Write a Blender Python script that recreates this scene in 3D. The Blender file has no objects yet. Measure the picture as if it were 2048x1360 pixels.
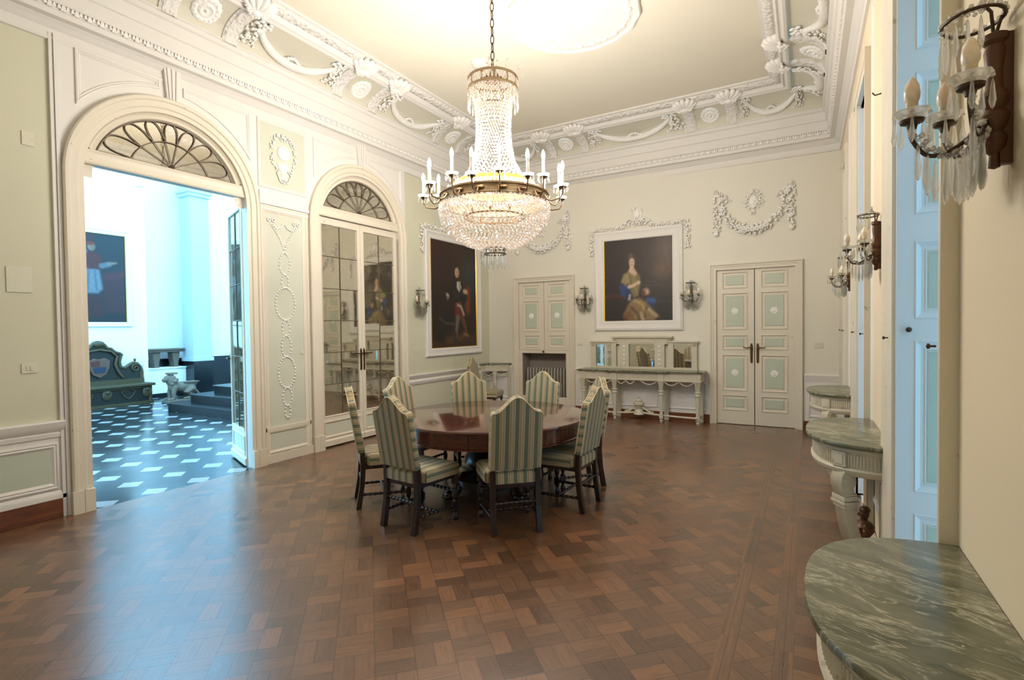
import bpy, bmesh, math, random
from math import sin, cos, pi, sqrt, radians, atan2, floor, exp
from mathutils import Matrix, Vector, Euler

random.seed(11)
S = bpy.context.scene
COL = S.collection

# ------------------------------------------------------------------ camera
FPX, YAW, PITCH, ROLL = 1048.97, radians(29.7237), radians(1.299), radians(-0.7372)
CAM_POS = Vector((0.0, 0.0, 1.6))
fw = Vector((-sin(YAW) * cos(PITCH), cos(YAW) * cos(PITCH), -sin(PITCH)))
rt = Vector((cos(YAW), sin(YAW), 0.0))
up = rt.cross(fw)
rt2 = rt * cos(ROLL) + up * sin(ROLL)
up2 = up * cos(ROLL) - rt * sin(ROLL)
cam_data = bpy.data.cameras.new('camera')
cam_data.sensor_fit = 'HORIZONTAL'
cam_data.sensor_width = 36.0
cam_data.lens = FPX / 2048 * 36.0
cam_data.clip_start = 0.05
cam_data.clip_end = 200
cam = bpy.data.objects.new('camera', cam_data)
COL.objects.link(cam)
mw = Matrix((rt2, up2, -fw)).transposed().to_4x4()
mw.translation = CAM_POS
cam.matrix_world = mw
S.camera = cam

# ------------------------------------------------------------------ exposure, world, daylight portals
S.view_settings.view_transform = 'Standard'
S.view_settings.look = 'None'
S.view_settings.exposure = 0.0
S.view_settings.gamma = 1.0
S.view_settings.use_curve_mapping = False
try:
    S.cycles.max_bounces = 7
    S.cycles.diffuse_bounces = 4
    S.cycles.glossy_bounces = 3
    S.cycles.transmission_bounces = 4
    S.cycles.transparent_max_bounces = 8
    S.cycles.caustics_reflective = False
    S.cycles.caustics_refractive = False
    S.cycles.sample_clamp_indirect = 6.0
except Exception:
    pass

SKY_COL = (0.30, 0.68, 1.0)
SKY_STRENGTH = 7.5
LAMP_COL = (1.0, 0.925, 0.83)
LAMP_W = 20.5          # each of the chandelier's candle bulbs
W = bpy.data.worlds.new('sky')
S.world = W
W.use_nodes = True
bg = W.node_tree.nodes['Background']
bg.inputs[0].default_value = (*SKY_COL, 1)
bg.inputs[1].default_value = SKY_STRENGTH


def portal(loc, normal, sx, sy):
    l = bpy.data.lights.new('daylight_portal', 'AREA')
    l.shape = 'RECTANGLE'
    l.size, l.size_y = sx, sy
    l.cycles.is_portal = True
    o = bpy.data.objects.new('daylight_portal', l)
    o.location = loc
    o.rotation_euler = Vector(normal).to_track_quat('-Z', 'Z').to_euler()
    COL.objects.link(o)


# ------------------------------------------------------------------ mesh helpers
def _ico(sub):
    b = bmesh.new()
    bmesh.ops.create_icosphere(b, subdivisions=sub, radius=1.0)
    vs = [v.co.copy() for v in b.verts]
    fs = [[v.index for v in f.verts] for f in b.faces]
    b.free()
    return vs, fs


ICO = {1: _ico(1), 2: _ico(2), 3: _ico(3)}
OCT = ([Vector(p) for p in ((1, 0, 0), (-1, 0, 0), (0, 1, 0), (0, -1, 0), (0, 0, 1), (0, 0, -1))],
       [[0, 2, 4], [2, 1, 4], [1, 3, 4], [3, 0, 4], [2, 0, 5], [1, 2, 5], [3, 1, 5], [0, 3, 5]])


class MB:
    """collects shapes; build() links them as ONE mesh object"""

    def __init__(s, T=None):
        s.vs, s.fs, s.mi, s.T, s.m = [], [], [], T, 0
        s.cols = None

    def add(s, vs, fs):
        n = len(s.vs)
        T = s.T
        if T is None:
            s.vs.extend(Vector(v) for v in vs)
        elif isinstance(T, Matrix):
            s.vs.extend(T @ Vector(v) for v in vs)
        else:
            s.vs.extend(Vector(T(*v)) for v in vs)
        for f in fs:
            s.fs.append([i + n for i in f])
            s.mi.append(s.m)

    def box(s, x0, x1, y0, y1, z0, z1):
        s.add([(x0, y0, z0), (x1, y0, z0), (x1, y1, z0), (x0, y1, z0), (x0, y0, z1), (x1, y0, z1), (x1, y1, z1), (x0, y1, z1)],
              [(0, 3, 2, 1), (4, 5, 6, 7), (0, 1, 5, 4), (1, 2, 6, 5), (2, 3, 7, 6), (3, 0, 4, 7)])

    def cbox(s, c, sz, R=None):
        x, y, z = (k / 2 for k in sz)
        P = [Vector(p) for p in ((-x, -y, -z), (x, -y, -z), (x, y, -z), (-x, y, -z), (-x, -y, z), (x, -y, z), (x, y, z), (-x, y, z))]
        if R is not None:
            P = [R @ p for p in P]
        c = Vector(c)
        s.add([p + c for p in P], [(0, 3, 2, 1), (4, 5, 6, 7), (0, 1, 5, 4), (1, 2, 6, 5), (2, 3, 7, 6), (3, 0, 4, 7)])

    def grid(s, rows, cu=False, cv=False, caps=False):
        """rows of equal length -> quads; cu closes each row, cv closes across rows"""
        nr, nc = len(rows), len(rows[0])
        vs = [p for r in rows for p in r]
        fs = []
        for i in range(nr if cv else nr - 1):
            for j in range(nc if cu else nc - 1):
                a, b = i, (i + 1) % nr
                c, d = j, (j + 1) % nc
                fs.append((a * nc + c, a * nc + d, b * nc + d, b * nc + c))
        if caps and not cv:
            fs.append(tuple(range(nc - 1, -1, -1)))
            fs.append(tuple((nr - 1) * nc + k for k in range(nc)))
        s.add(vs, fs)

    def poly(s, pts):
        s.add(pts, [tuple(range(len(pts)))])

    def prism(s, poly, o0, o1):
        """poly in (a,z) extruded along o (second coordinate)"""
        n = len(poly)
        vs = [(a, o0, z) for a, z in poly] + [(a, o1, z) for a, z in poly]
        fs = [tuple(range(n)), tuple(range(2 * n - 1, n - 1, -1))]
        fs += [(i, (i + 1) % n, n + (i + 1) % n, n + i) for i in range(n)]
        s.add(vs, fs)

    def slab(s, poly, z0, z1):
        """poly in (x,y) extruded along z"""
        n = len(poly)
        vs = [(a, b, z0) for a, b in poly] + [(a, b, z1) for a, b in poly]
        fs = [tuple(range(n)), tuple(range(2 * n - 1, n - 1, -1))]
        fs += [(i, (i + 1) % n, n + (i + 1) % n, n + i) for i in range(n)]
        s.add(vs, fs)

    def lathe(s, prof, n=16, c=(0, 0, 0), R=None, a0=0.0, a1=2 * pi, scal=None):
        full = abs(a1 - a0 - 2 * pi) < 1e-6
        c = Vector(c)
        rows = []
        for k in range(n if full else n + 1):
            t = a0 + (a1 - a0) * k / n
            row = []
            for r, z in prof:
                q = r * (scal(t, r) if scal else 1)
                p = Vector((q * cos(t), q * sin(t), z))
                if R is not None:
                    p = R @ p
                row.append(p + c)
            rows.append(row)
        s.grid(rows, cv=full)

    def tube(s, pts, r, n=8, closed=False, caps=True, flat=1.0):
        pts = [Vector(p) for p in pts]
        m = len(pts)
        rs = r if isinstance(r, (list, tuple)) else [r] * m
        nrm = None
        rows = []
        for i, p in enumerate(pts):
            if closed:
                d = pts[(i + 1) % m] - pts[i - 1]
            else:
                d = pts[min(i + 1, m - 1)] - pts[max(i - 1, 0)]
            if d.length < 1e-9:
                d = Vector((0, 0, 1))
            d.normalize()
            if nrm is None:
                nrm = Vector((0, 0, 1)) if abs(d.z) < 0.9 else Vector((1, 0, 0))
            nrm = (nrm - d * nrm.dot(d))
            if nrm.length < 1e-6:
                nrm = d.orthogonal()
            nrm.normalize()
            b = d.cross(nrm)
            rows.append([p + nrm * (cos(2 * pi * k / n) * rs[i] * flat) + b * (sin(2 * pi * k / n) * rs[i]) for k in range(n)])
        s.grid(rows, cu=True, cv=closed, caps=caps)

    def blob(s, c, r, R=None, sub=1):
        vs, fs = OCT if sub == 0 else ICO[sub]
        rx, ry, rz = r if isinstance(r, (tuple, list)) else (r, r, r)
        c = Vector(c)
        out = []
        for v in vs:
            p = Vector((v.x * rx, v.y * ry, v.z * rz))
            if R is not None:
                p = R @ p
            out.append(p + c)
        s.add(out, fs)

    def frame(s, poly, prof):
        """moulding round a closed polygon (a,z); prof = [(inset, o)...]"""
        rows = []
        for d, o in prof:
            rows.append([(a, o, z) for a, z in inset(poly, d)])
        s.grid(rows, cu=True)

    def build(s, name, mat, parent=None, smooth=35, bevel=0.0, seg=2, kind=None, at=None):
        me = bpy.data.meshes.new(name)
        off = Vector((0, 0, 0))
        if parent is None and s.vs:
            if at is not None:
                off = Vector(at)
            else:
                xs = [v.x for v in s.vs]; ys = [v.y for v in s.vs]; zs = [v.z for v in s.vs]
                off = Vector(((min(xs) + max(xs)) / 2, (min(ys) + max(ys)) / 2, min(zs)))
        me.from_pydata([v - off for v in s.vs], [], s.fs)
        mats = mat if isinstance(mat, (list, tuple)) else [mat]
        for m in mats:
            me.materials.append(m)
        if len(mats) > 1:
            me.polygons.foreach_set('material_index', s.mi)
        b = bmesh.new()
        b.from_mesh(me)
        bmesh.ops.recalc_face_normals(b, faces=b.faces)
        b.to_mesh(me)
        b.free()
        if smooth:
            me.shade_smooth()
            me.set_sharp_from_angle(angle=radians(smooth))
        me.update()
        o = bpy.data.objects.new(name, me)
        COL.objects.link(o)
        o.location = off
        if parent is not None:
            o.parent = parent
        if bevel:
            md = o.modifiers.new('bevel', 'BEVEL')
            md.width = bevel
            md.segments = seg
            md.limit_method = 'ANGLE'
            md.angle_limit = radians(40)
        if kind:
            o['kind'] = kind
        return o


def inset(poly, d):
    n = len(poly)
    A = sum(poly[i][0] * poly[(i + 1) % n][1] - poly[(i + 1) % n][0] * poly[i][1] for i in range(n))
    sg = 1 if A > 0 else -1
    out = []
    for i in range(n):
        p0, p1, p2 = poly[i - 1], poly[i], poly[(i + 1) % n]
        e1 = Vector((p1[0] - p0[0], p1[1] - p0[1])).normalized()
        e2 = Vector((p2[0] - p1[0], p2[1] - p1[1])).normalized()
        n1 = Vector((-e1.y, e1.x)) * sg
        n2 = Vector((-e2.y, e2.x)) * sg
        m = n1 + n2
        k = max(0.25, 1 + n1.dot(n2))
        out.append((p1[0] + m.x * d / k, p1[1] + m.y * d / k))
    return out


def rect(a0, a1, z0, z1):
    return [(a0, z0), (a1, z0), (a1, z1), (a0, z1)]


def arc(cx, cz, r, t0, t1, n):
    return [(cx + r * cos(t0 + (t1 - t0) * i / n), cz + r * sin(t0 + (t1 - t0) * i / n)) for i in range(n + 1)]


def tag(o, label=None, cat=None, group=None, kind=None):
    if label:
        o['label'] = label
    if cat:
        o['category'] = cat
    if group:
        o['group'] = group
    if kind:
        o['kind'] = kind
    return o


def thing(name, loc=(0, 0, 0), rz=0.0, label=None, cat=None, group=None, kind=None, rot=None):
    o = bpy.data.objects.new(name, None)
    o.empty_display_size = 0.1
    COL.objects.link(o)
    o.location = loc
    o.rotation_euler = rot if rot is not None else (0, 0, rz)
    return tag(o, label, cat, group, kind)


KIDS = {}


def kids(o):
    return [c for c in bpy.data.objects if c.parent == o]


def dup(root, loc, rot=(0, 0, 0), label=None, group=None, scale=None):
    r = root.copy()
    COL.objects.link(r)
    r.location = loc
    r.rotation_euler = rot
    if scale:
        r.scale = scale
    if label:
        r['label'] = label
    if group:
        r['group'] = group
    if root.name not in KIDS:
        KIDS[root.name] = [(c, kids(c)) for c in kids(root)]
    for c, gs in KIDS[root.name]:
        k = c.copy()
        COL.objects.link(k)
        k.parent = r
        for g in gs:
            q = g.copy()
            COL.objects.link(q)
            q.parent = k
    return r


# wall frames: a along the wall, o out into the room, z up
XL, YB, YF = -5.70, 9.09, -0.30
XR0, XRS = 0.433, 0.006
TL = lambda a, o, z: (XL + o, a, z)
TB = lambda a, o, z: (a, YB - o, z)
TR = lambda a, o, z: (XR0 - XRS * a - o, a, z)
TF = lambda a, o, z: (a, YF + o, z)
RTH = atan2(XRS, 1)          # the window wall is a touch out of square
# ------------------------------------------------------------------ materials
def lin(c):
    return tuple(((k / 255) / 12.92 if k / 255 <= 0.04045 else ((k / 255 + 0.055) / 1.055) ** 2.4) for k in c)


class NT:
    def __init__(s, name):
        s.mat = bpy.data.materials.new(name)
        s.mat.use_nodes = True
        s.t = s.mat.node_tree
        s.n = s.t.nodes
        s.n.clear()
        s.out = s.n.new('ShaderNodeOutputMaterial')

    def new(s, t, **kw):
        x = s.n.new(t)
        for k, v in kw.items():
            setattr(x, k, v)
        return x

    def link(s, a, b):
        s.t.links.new(a, b)

    def put(s, sock, v):
        if hasattr(v, 'is_output'):
            s.link(v, sock)
        elif isinstance(v, (int, float)):
            sock.default_value = v
        else:
            sock.default_value = (*v, 1) if len(v) == 3 and sock.type == 'RGBA' else v

    def m(s, op, a, b=0.0, c=0.0, clamp=False):
        x = s.new('ShaderNodeMath', operation=op, use_clamp=clamp)
        s.put(x.inputs[0], a)
        s.put(x.inputs[1], b)
        if op in ('MULTIPLY_ADD', 'COMPARE', 'WRAP', 'SMOOTH_MIN', 'SMOOTH_MAX'):
            s.put(x.inputs[2], c)
        return x.outputs[0]

    def mix(s, f, a, b, mode='MIX'):
        x = s.new('ShaderNodeMix', data_type='RGBA', blend_type=mode)
        s.put(x.inputs[0], f)
        s.put(x.inputs[6], a)
        s.put(x.inputs[7], b)
        return x.outputs[2]

    def fmix(s, f, a, b):
        x = s.new('ShaderNodeMix', data_type='FLOAT')
        s.put(x.inputs[0], f)
        s.put(x.inputs[2], a)
        s.put(x.inputs[3], b)
        return x.outputs[0]

    def pos(s, obj=True):
        if obj:
            return s.new('ShaderNodeTexCoord').outputs['Object']
        return s.new('ShaderNodeNewGeometry').outputs['Position']

    def xyz(s, v):
        x = s.new('ShaderNodeSeparateXYZ')
        s.link(v, x.inputs[0])
        return x.outputs

    def vec(s, x, y, z):
        c = s.new('ShaderNodeCombineXYZ')
        s.put(c.inputs[0], x)
        s.put(c.inputs[1], y)
        s.put(c.inputs[2], z)
        return c.outputs[0]

    def noise(s, v, scale, detail=3, rough=0.55, dist=0.0):
        x = s.new('ShaderNodeTexNoise')
        s.link(v, x.inputs['Vector'])
        x.inputs['Scale'].default_value = scale
        x.inputs['Detail'].default_value = detail
        x.inputs['Roughness'].default_value = rough
        x.inputs['Distortion'].default_value = dist
        return x.outputs[0]

    def voro(s, v, scale, feature='F1', out=0):
        x = s.new('ShaderNodeTexVoronoi', feature=feature)
        s.link(v, x.inputs['Vector'])
        x.inputs['Scale'].default_value = scale
        return x.outputs[out]

    def white(s, v):
        x = s.new('ShaderNodeTexWhiteNoise', noise_dimensions='3D')
        s.link(v, x.inputs['Vector'])
        return x.outputs[0]

    def ramp(s, f, stops, interp='LINEAR'):
        x = s.new('ShaderNodeValToRGB')
        cr = x.color_ramp
        cr.interpolation = interp
        while len(cr.elements) < len(stops):
            cr.elements.new(0.5)
        for e, (p, c) in zip(cr.elements, stops):
            e.position = p
            e.color = (*c, 1) if len(c) == 3 else c
        s.put(x.inputs[0], f)
        return x.outputs[0]

    def bump(s, h, strength=0.3, dist=0.01):
        x = s.new('ShaderNodeBump')
        x.inputs['Strength'].default_value = strength
        x.inputs['Distance'].default_value = dist
        s.link(h, x.inputs['Height'])
        return x.outputs[0]

    def bsdf(s, col, rough=0.5, metal=0.0, normal=None, **kw):
        b = s.new('ShaderNodeBsdfPrincipled')
        s.put(b.inputs['Base Color'], col)
        s.put(b.inputs['Roughness'], rough)
        s.put(b.inputs['Metallic'], metal)
        for k, v in kw.items():
            s.put(b.inputs[k.replace('_', ' ')], v)
        if normal is not None:
            s.link(normal, b.inputs['Normal'])
        return b.outputs[0]

    def fin(s, sh):
        s.link(sh, s.out.inputs[0])
        return s.mat


def paint(name, col, rough=0.55, var=0.06, scale=1.5, bump=0.0, col2=None, worn=0.0, fine=0.0, bscale=60):
    t = NT(name)
    p = t.pos(False)
    n = t.noise(p, scale, 4)
    c = t.mix(n, tuple(k * (1 - var) for k in lin(col)), tuple(min(1, k * (1 + var)) for k in lin(col2 or col)))
    if worn:
        w = t.m('GREATER_THAN', t.noise(p, 9, 6, 0.7), 0.70 - worn)
        c = t.mix(t.m('MULTIPLY', w, 0.55), c, lin((150, 130, 105)))
    nm = t.bump(t.noise(p, bscale, 4), bump, 0.01) if bump else None
    return t.fin(t.bsdf(c, rough, normal=nm))


M = {}
M['wall'] = paint('green_wall_paint', (211, 209, 188), 0.7, 0.05, 1.2, 0.08, (206, 203, 180), bscale=12)
M['wallcream'] = paint('cream_wall_paint', (226, 223, 211), 0.7, 0.05, 1.2, 0.08, (224, 218, 203), bscale=12)
M['wall_lampwarm'] = paint('lamp_warmed_wall_paint', (230, 216, 188), 0.7, 0.05, 1.2, 0.08, (225, 209, 179), bscale=12)  # creamier than the other walls: the chandelier's warm light put into the colour
M['white'] = paint('white_plaster_paint', (226, 222, 217), 0.55, 0.03, 2.0, 0.05)
M['cream'] = paint('cream_joinery_paint', (222, 213, 196), 0.45, 0.04, 3.0, 0.08, worn=0.03)
M['panelgreen'] = paint('pale_green_panel_paint', (192, 200, 182), 0.5, 0.05, 3.0, 0.05)
M['panelsage'] = paint('sage_panel_paint', (204, 206, 190), 0.55, 0.04, 3.0)
M['cove'] = paint('greige_cove_paint', (214, 209, 192), 0.65, 0.04, 2.0)
M['ceil'] = paint('greige_ceiling_paint', (230, 223, 206), 0.75, 0.06, 0.7)
M['hallwhite'] = paint('hall_white_plaster', (238, 240, 240), 0.8, 0.03, 1.0)
M['hallpillar_shade'] = paint('shade_tinted_hall_pillar', (176, 188, 194), 0.7, 0.04, 1.0)  # grey-blue colour stands in for the shade on the white pillar
M['halldado'] = paint('hall_dark_dado_stone', (9, 15, 20), 0.25, 0.3, 3.0)
M['slate'] = paint('hall_slate_step', (7, 9, 11), 0.3, 0.25, 4.0, 0.1)
M['stone'] = paint('pale_carved_stone', (104, 92, 80), 0.8, 0.15, 8.0, 0.4)
M['greypaint'] = paint('grey_green_console_paint', (202, 194, 174), 0.5, 0.08, 6.0, 0.15, worn=0.05)
M['plate'] = paint('cream_cover_plate', (214, 210, 190), 0.5, 0.02, 4.0)
M['niche'] = paint('grey_niche_paint', (150, 140, 130), 0.7, 0.05, 2.0)
M['radiator'] = paint('grey_radiator_enamel', (150, 143, 132), 0.5, 0.04, 4.0)
M['benchgreen'] = paint('dark_green_bench_paint', (22, 20, 12), 0.5, 0.25, 8.0, 0.2)
M['benchtrim'] = paint('olive_gilt_bench_carving', (66, 54, 30), 0.5, 0.25, 12.0, 0.4)


def m_carved(name, col, scale, strength, rough=0.55):
    t = NT(name)
    p = t.pos(False)
    v = t.voro(p, scale, 'SMOOTH_F1')
    n = t.noise(p, scale * 0.8, 3)
    h = t.m('ADD', v, t.m('MULTIPLY', n, 0.6))
    return t.fin(t.bsdf(lin(col), rough, normal=t.bump(h, strength, 0.03)))


M['plaster'] = m_carved('white_stucco_relief', (241, 238, 234), 45, 0.22)
M['carved'] = m_carved('white_carved_moulding', (228, 224, 219), 26, 0.8)


def m_wood(name, c1, c2, axis=0, rough=0.25, scale=1.0, coat=0.3):
    t = NT(name)
    p = t.pos(True)
    x, y, z = t.xyz(p)
    sc = [3.0, 3.0, 3.0]
    other = [28.0, 28.0, 28.0]
    k = [sc[i] if i == axis else other[i] for i in range(3)]
    v = t.vec(t.m('MULTIPLY', x, k[0] * scale), t.m('MULTIPLY', y, k[1] * scale), t.m('MULTIPLY', z, k[2] * scale))
    n = t.noise(v, 1.0, 5, 0.6, 0.6)
    c = t.ramp(n, [(0.3, lin(c1)), (0.7, lin(c2))])
    return t.fin(t.bsdf(c, rough, Coat_Weight=coat, Coat_Roughness=0.08))


M['mahogany'] = m_wood('polished_mahogany', (54, 18, 11), (98, 38, 22), 0, 0.16, 1.0, 0.8)
M['darkwood'] = m_wood('dark_stained_walnut', (26, 13, 9), (52, 27, 17), 2, 0.3, 1.0, 0.25)
M['skirting'] = m_wood('brown_wood_skirting', (84, 44, 24), (124, 70, 40), 1, 0.4, 1.0, 0.1)


def m_parquet():
    t = NT('oak_basketweave_parquet')
    p = t.pos(False)
    x, y, z = t.xyz(p)
    B = 0.19
    r = sqrt(0.5) / B
    u = t.m('MULTIPLY', t.m('ADD', x, y), r)
    v = t.m('MULTIPLY', t.m('SUBTRACT', y, x), r)
    cu, cv = t.m('FLOOR', u), t.m('FLOOR', v)
    fu, fv = t.m('SUBTRACT', u, cu), t.m('SUBTRACT', v, cv)
    par = t.m('FLOORED_MODULO', t.m('ADD', cu, cv), 2.0)
    par = t.m('GREATER_THAN', par, 0.5)
    across = t.fmix(par, fu, fv)          # coordinate across the two strips of a block
    along = t.fmix(par, fv, fu)
    st = t.m('FLOOR', t.m('MULTIPLY', across, 2.0))
    fs = t.m('FRACT', t.m('MULTIPLY', across, 2.0))
    rnd = t.white(t.vec(cu, cv, t.m('ADD', st, 0.37)))
    blk = t.white(t.vec(cu, cv, 7.7))
    # border regions measured from the window wall
    d = t.m('SUBTRACT', t.m('SUBTRACT', XR0, t.m('MULTIPLY', y, XRS)), x)
    gap1 = 0.0085
    e1 = t.m('MULTIPLY', t.m('MINIMUM', fs, t.m('SUBTRACT', 1.0, fs)), B / 2)
    e2 = t.m('MULTIPLY', t.m('MINIMUM', along, t.m('SUBTRACT', 1.0, along)), B)
    edge = t.m('MINIMUM', e1, e2)
    # straight border strips
    inb = t.m('MULTIPLY', t.m('GREATER_THAN', d, 0.74), t.m('LESS_THAN', d, 0.825))
    inb2 = t.m('MULTIPLY', t.m('GREATER_THAN', d, 0.49), t.m('LESS_THAN', d, 0.575))
    strip = t.m('MAXIMUM', inb, inb2)
    db = t.m('FRACT', t.m('MULTIPLY', t.m('SUBTRACT', d, 0.49), 1 / 0.0425))
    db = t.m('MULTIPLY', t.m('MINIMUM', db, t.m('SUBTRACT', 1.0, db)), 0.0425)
    ys = t.m('FLOOR', t.m('MULTIPLY', y, 1.05))
    rs = t.white(t.vec(t.m('FLOOR', t.m('MULTIPLY', d, 23.5)), ys, 3.3))
    # planks square to the wall beyond the border
    pl = t.m('LESS_THAN', d, 0.49)
    yp = t.m('MULTIPLY', y, 1 / 0.105)
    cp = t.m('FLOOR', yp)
    fp = t.m('FRACT', yp)
    ep = t.m('MULTIPLY', t.m('MINIMUM', fp, t.m('SUBTRACT', 1.0, fp)), 0.105)
    rp = t.white(t.vec(cp, 1.0, 5.5))
    edge = t.fmix(strip, edge, db)
    edge = t.fmix(pl, edge, ep)
    rnd = t.fmix(strip, rnd, rs)
    rnd = t.fmix(pl, rnd, rp)
    # grain stretched along each strip
    g1 = t.noise(t.vec(t.m('MULTIPLY', u, 3.2), t.m('MULTIPLY', v, 0.35), t.m('MULTIPLY', rnd, 40)), 4.0, 5, 0.65, 0.7)
    g2 = t.noise(t.vec(t.m('MULTIPLY', u, 0.35), t.m('MULTIPLY', v, 3.2), t.m('MULTIPLY', rnd, 40)), 4.0, 5, 0.65, 0.7)
    g = t.fmix(par, g1, g2)
    gb = t.noise(t.vec(t.m('MULTIPLY', x, 18), t.m('MULTIPLY', y, 1.6), t.m('MULTIPLY', rnd, 40)), 4.0, 5, 0.65, 0.7)
    gp = t.noise(t.vec(t.m('MULTIPLY', x, 1.6), t.m('MULTIPLY', y, 18), t.m('MULTIPLY', rnd, 40)), 4.0, 5, 0.65, 0.7)
    g = t.fmix(strip, g, gb)
    g = t.fmix(pl, g, gp)
    base = t.ramp(rnd, [(0.0, lin((88, 60, 42))), (0.35, lin((104, 70, 47))), (0.7, lin((118, 79, 51))), (1.0, lin((134, 89, 55)))])
    base = t.mix(t.m('MULTIPLY', blk, 0.3), base, lin((112, 80, 58)))
    gr = t.ramp(g, [(0.28, (0.66, 0.63, 0.61)), (0.5, (0.94, 0.94, 0.94)), (0.75, (1.15, 1.13, 1.1))])
    c = t.mix(1.0, base, gr, 'MULTIPLY')
    gapm = t.m('LESS_THAN', edge, 0.0016)
    c = t.mix(t.m('MULTIPLY', gapm, 0.75), c, (0.008, 0.005, 0.003))
    wear = t.noise(p, 0.9, 3)
    rough = t.m('MULTIPLY_ADD', wear, 0.20, 0.17)
    rough = t.m('ADD', rough, t.m('MULTIPLY', rnd, 0.06))
    h = t.m('ADD', t.m('MULTIPLY', t.m('SUBTRACT', 1.0, gapm), 1.0), t.m('MULTIPLY', rnd, 0.25))
    h = t.m('ADD', h, t.m('MULTIPLY', g, 0.12))
    nm = t.bump(h, 0.18, 0.004)
    return t.fin(t.bsdf(c, rough, normal=nm, Specular_IOR_Level=0.6, Coat_Weight=0.4, Coat_Roughness=0.24))


M['parquet'] = m_parquet()


def m_halltile():
    t = NT('black_white_octagon_tiles')
    p = t.pos(False)
    x, y, z = t.xyz(p)
    a, b = 0.4785, 0.4395
    u = t.m('MULTIPLY', t.m('SUBTRACT', x, -6.25), 1 / a)
    v = t.m('MULTIPLY', t.m('SUBTRACT', y, 2.776), 1 / b)
    cu, cv = t.m('ROUND', u), t.m('ROUND', v)
    fu, fv = t.m('SUBTRACT', u, cu), t.m('SUBTRACT', v, cv)
    s_ = t.m('ADD', t.m('ABSOLUTE', fu), t.m('ABSOLUTE', fv))
    di = t.m('LESS_THAN', s_, 0.29)
    # joints: along the cell axes between the lozenges
    ex = t.m('MINIMUM', t.m('ABSOLUTE', fu), t.m('ABSOLUTE', fv))
    line = t.m('MAXIMUM', t.m('LESS_THAN', ex, 0.008), t.m('LESS_THAN', t.m('ABSOLUTE', t.m('SUBTRACT', s_, 0.295)), 0.012))
    n = t.noise(p, 2.2, 4)
    r = t.white(t.vec(t.m('FLOOR', u), t.m('FLOOR', v), 1.5))
    dark = t.mix(t.m('MULTIPLY', t.m('ADD', n, r), 0.5), lin((16, 21, 24)), lin((40, 48, 50)))
    c = t.mix(t.m('MULTIPLY', line, 0.8), dark, lin((14, 18, 20)))
    wt = t.mix(n, lin((130, 132, 132)), lin((176, 176, 174)))
    c = t.mix(di, c, wt)
    return t.fin(t.bsdf(c, t.m('MULTIPLY_ADD', n, 0.2, 0.08), Specular_IOR_Level=0.6))


M['halltile'] = m_halltile()


def m_marble():
    t = NT('green_veined_marble')
    p = t.pos(True)
    x, y, z = t.xyz(p)
    ac = t.m('MULTIPLY_ADD', y, -0.38, x)
    wb = t.m('MULTIPLY', t.m('SUBTRACT', t.noise(p, 3.0, 3), 0.5), 0.22)
    q = t.vec(t.m('MULTIPLY', t.m('ADD', ac, wb), 7.0), t.m('MULTIPLY', y, 1.9), z)
    n = t.noise(q, 1.5, 6, 0.62, 0.25)
    big = t.noise(q, 0.35, 3, 0.5)
    ft = t.noise(q, 1.15, 8, 0.6, 0.3)
    ft2 = t.noise(t.vec(t.m('MULTIPLY', t.m('ADD', ac, wb), 13.0), t.m('MULTIPLY', y, 2.6), 3.0), 1.0, 6, 0.6, 0.2)
    c = t.ramp(n, [(0.25, lin((58, 62, 48))), (0.45, lin((104, 106, 84))), (0.6, lin((128, 126, 104))), (0.75, lin((148, 143, 122)))])
    c = t.mix(t.m('MULTIPLY', big, 0.5), c, lin((52, 58, 40)))
    vein = t.m('ABSOLUTE', t.m('SUBTRACT', ft, 0.5))
    vein2 = t.m('ABSOLUTE', t.m('SUBTRACT', ft2, 0.5))
    vein = t.m('MINIMUM', vein, t.m('MULTIPLY', vein2, 1.6))
    msk = t.ramp(t.noise(p, 4.0, 3), [(0.38, (0.15, 0.15, 0.15)), (0.62, (1, 1, 1))])
    vm = t.mix(1.0, t.ramp(vein, [(0.0, (1, 1, 1)), (0.006, (0.45, 0.45, 0.45)), (0.022, (0, 0, 0))]), msk, 'MULTIPLY')
    c = t.mix(t.m('MULTIPLY', vm, 0.75), c, lin((214, 208, 184)))
    chip = t.m('GREATER_THAN', t.noise(p, 30, 2), 0.76)
    c = t.mix(chip, c, lin((226, 218, 196)))
    return t.fin(t.bsdf(c, 0.22, Specular_IOR_Level=0.5))


M['marble'] = m_marble()


def m_stripe():
    t = NT('striped_upholstery')
    x, y, z = t.xyz(t.pos(True))
    nx = t.xyz(t.new('ShaderNodeTexCoord').outputs['Normal'])[0]
    side = t.m('GREATER_THAN', t.m('ABSOLUTE', nx), 0.7)
    x = t.fmix(side, x, t.m('ADD', z, 0.02))
    f = t.m('FRACT', t.m('MULTIPLY', t.m('ADD', x, 0.0192 + 1.0), 1 / 0.077))
    G, Cn, C2, R_ = lin((100, 110, 90)), lin((184, 168, 134)), lin((162, 145, 112)), lin((142, 100, 68))
    c = t.ramp(f, [(0.0, Cn), (0.02, G), (0.42, Cn), (0.47, C2), (0.60, R_), (0.635, Cn), (0.80, C2), (0.86, R_), (0.885, Cn)], 'CONSTANT')
    n = t.noise(t.vec(t.m('MULTIPLY', x, 400), t.m('MULTIPLY', y, 400), t.m('MULTIPLY', z, 400)), 1.0, 2)
    c = t.mix(t.m('MULTIPLY', n, 0.25), c, lin((120, 100, 70)))
    return t.fin(t.bsdf(c, 0.85, normal=t.bump(n, 0.2, 0.002), Sheen_Weight=0.2))


M['stripe'] = m_stripe()
M['lit_edge'] = paint('lit_upholstery_edge', (214, 194, 158), 0.85, 0.05, 20)  # pale colour stands in for light on the fabric's edge


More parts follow.
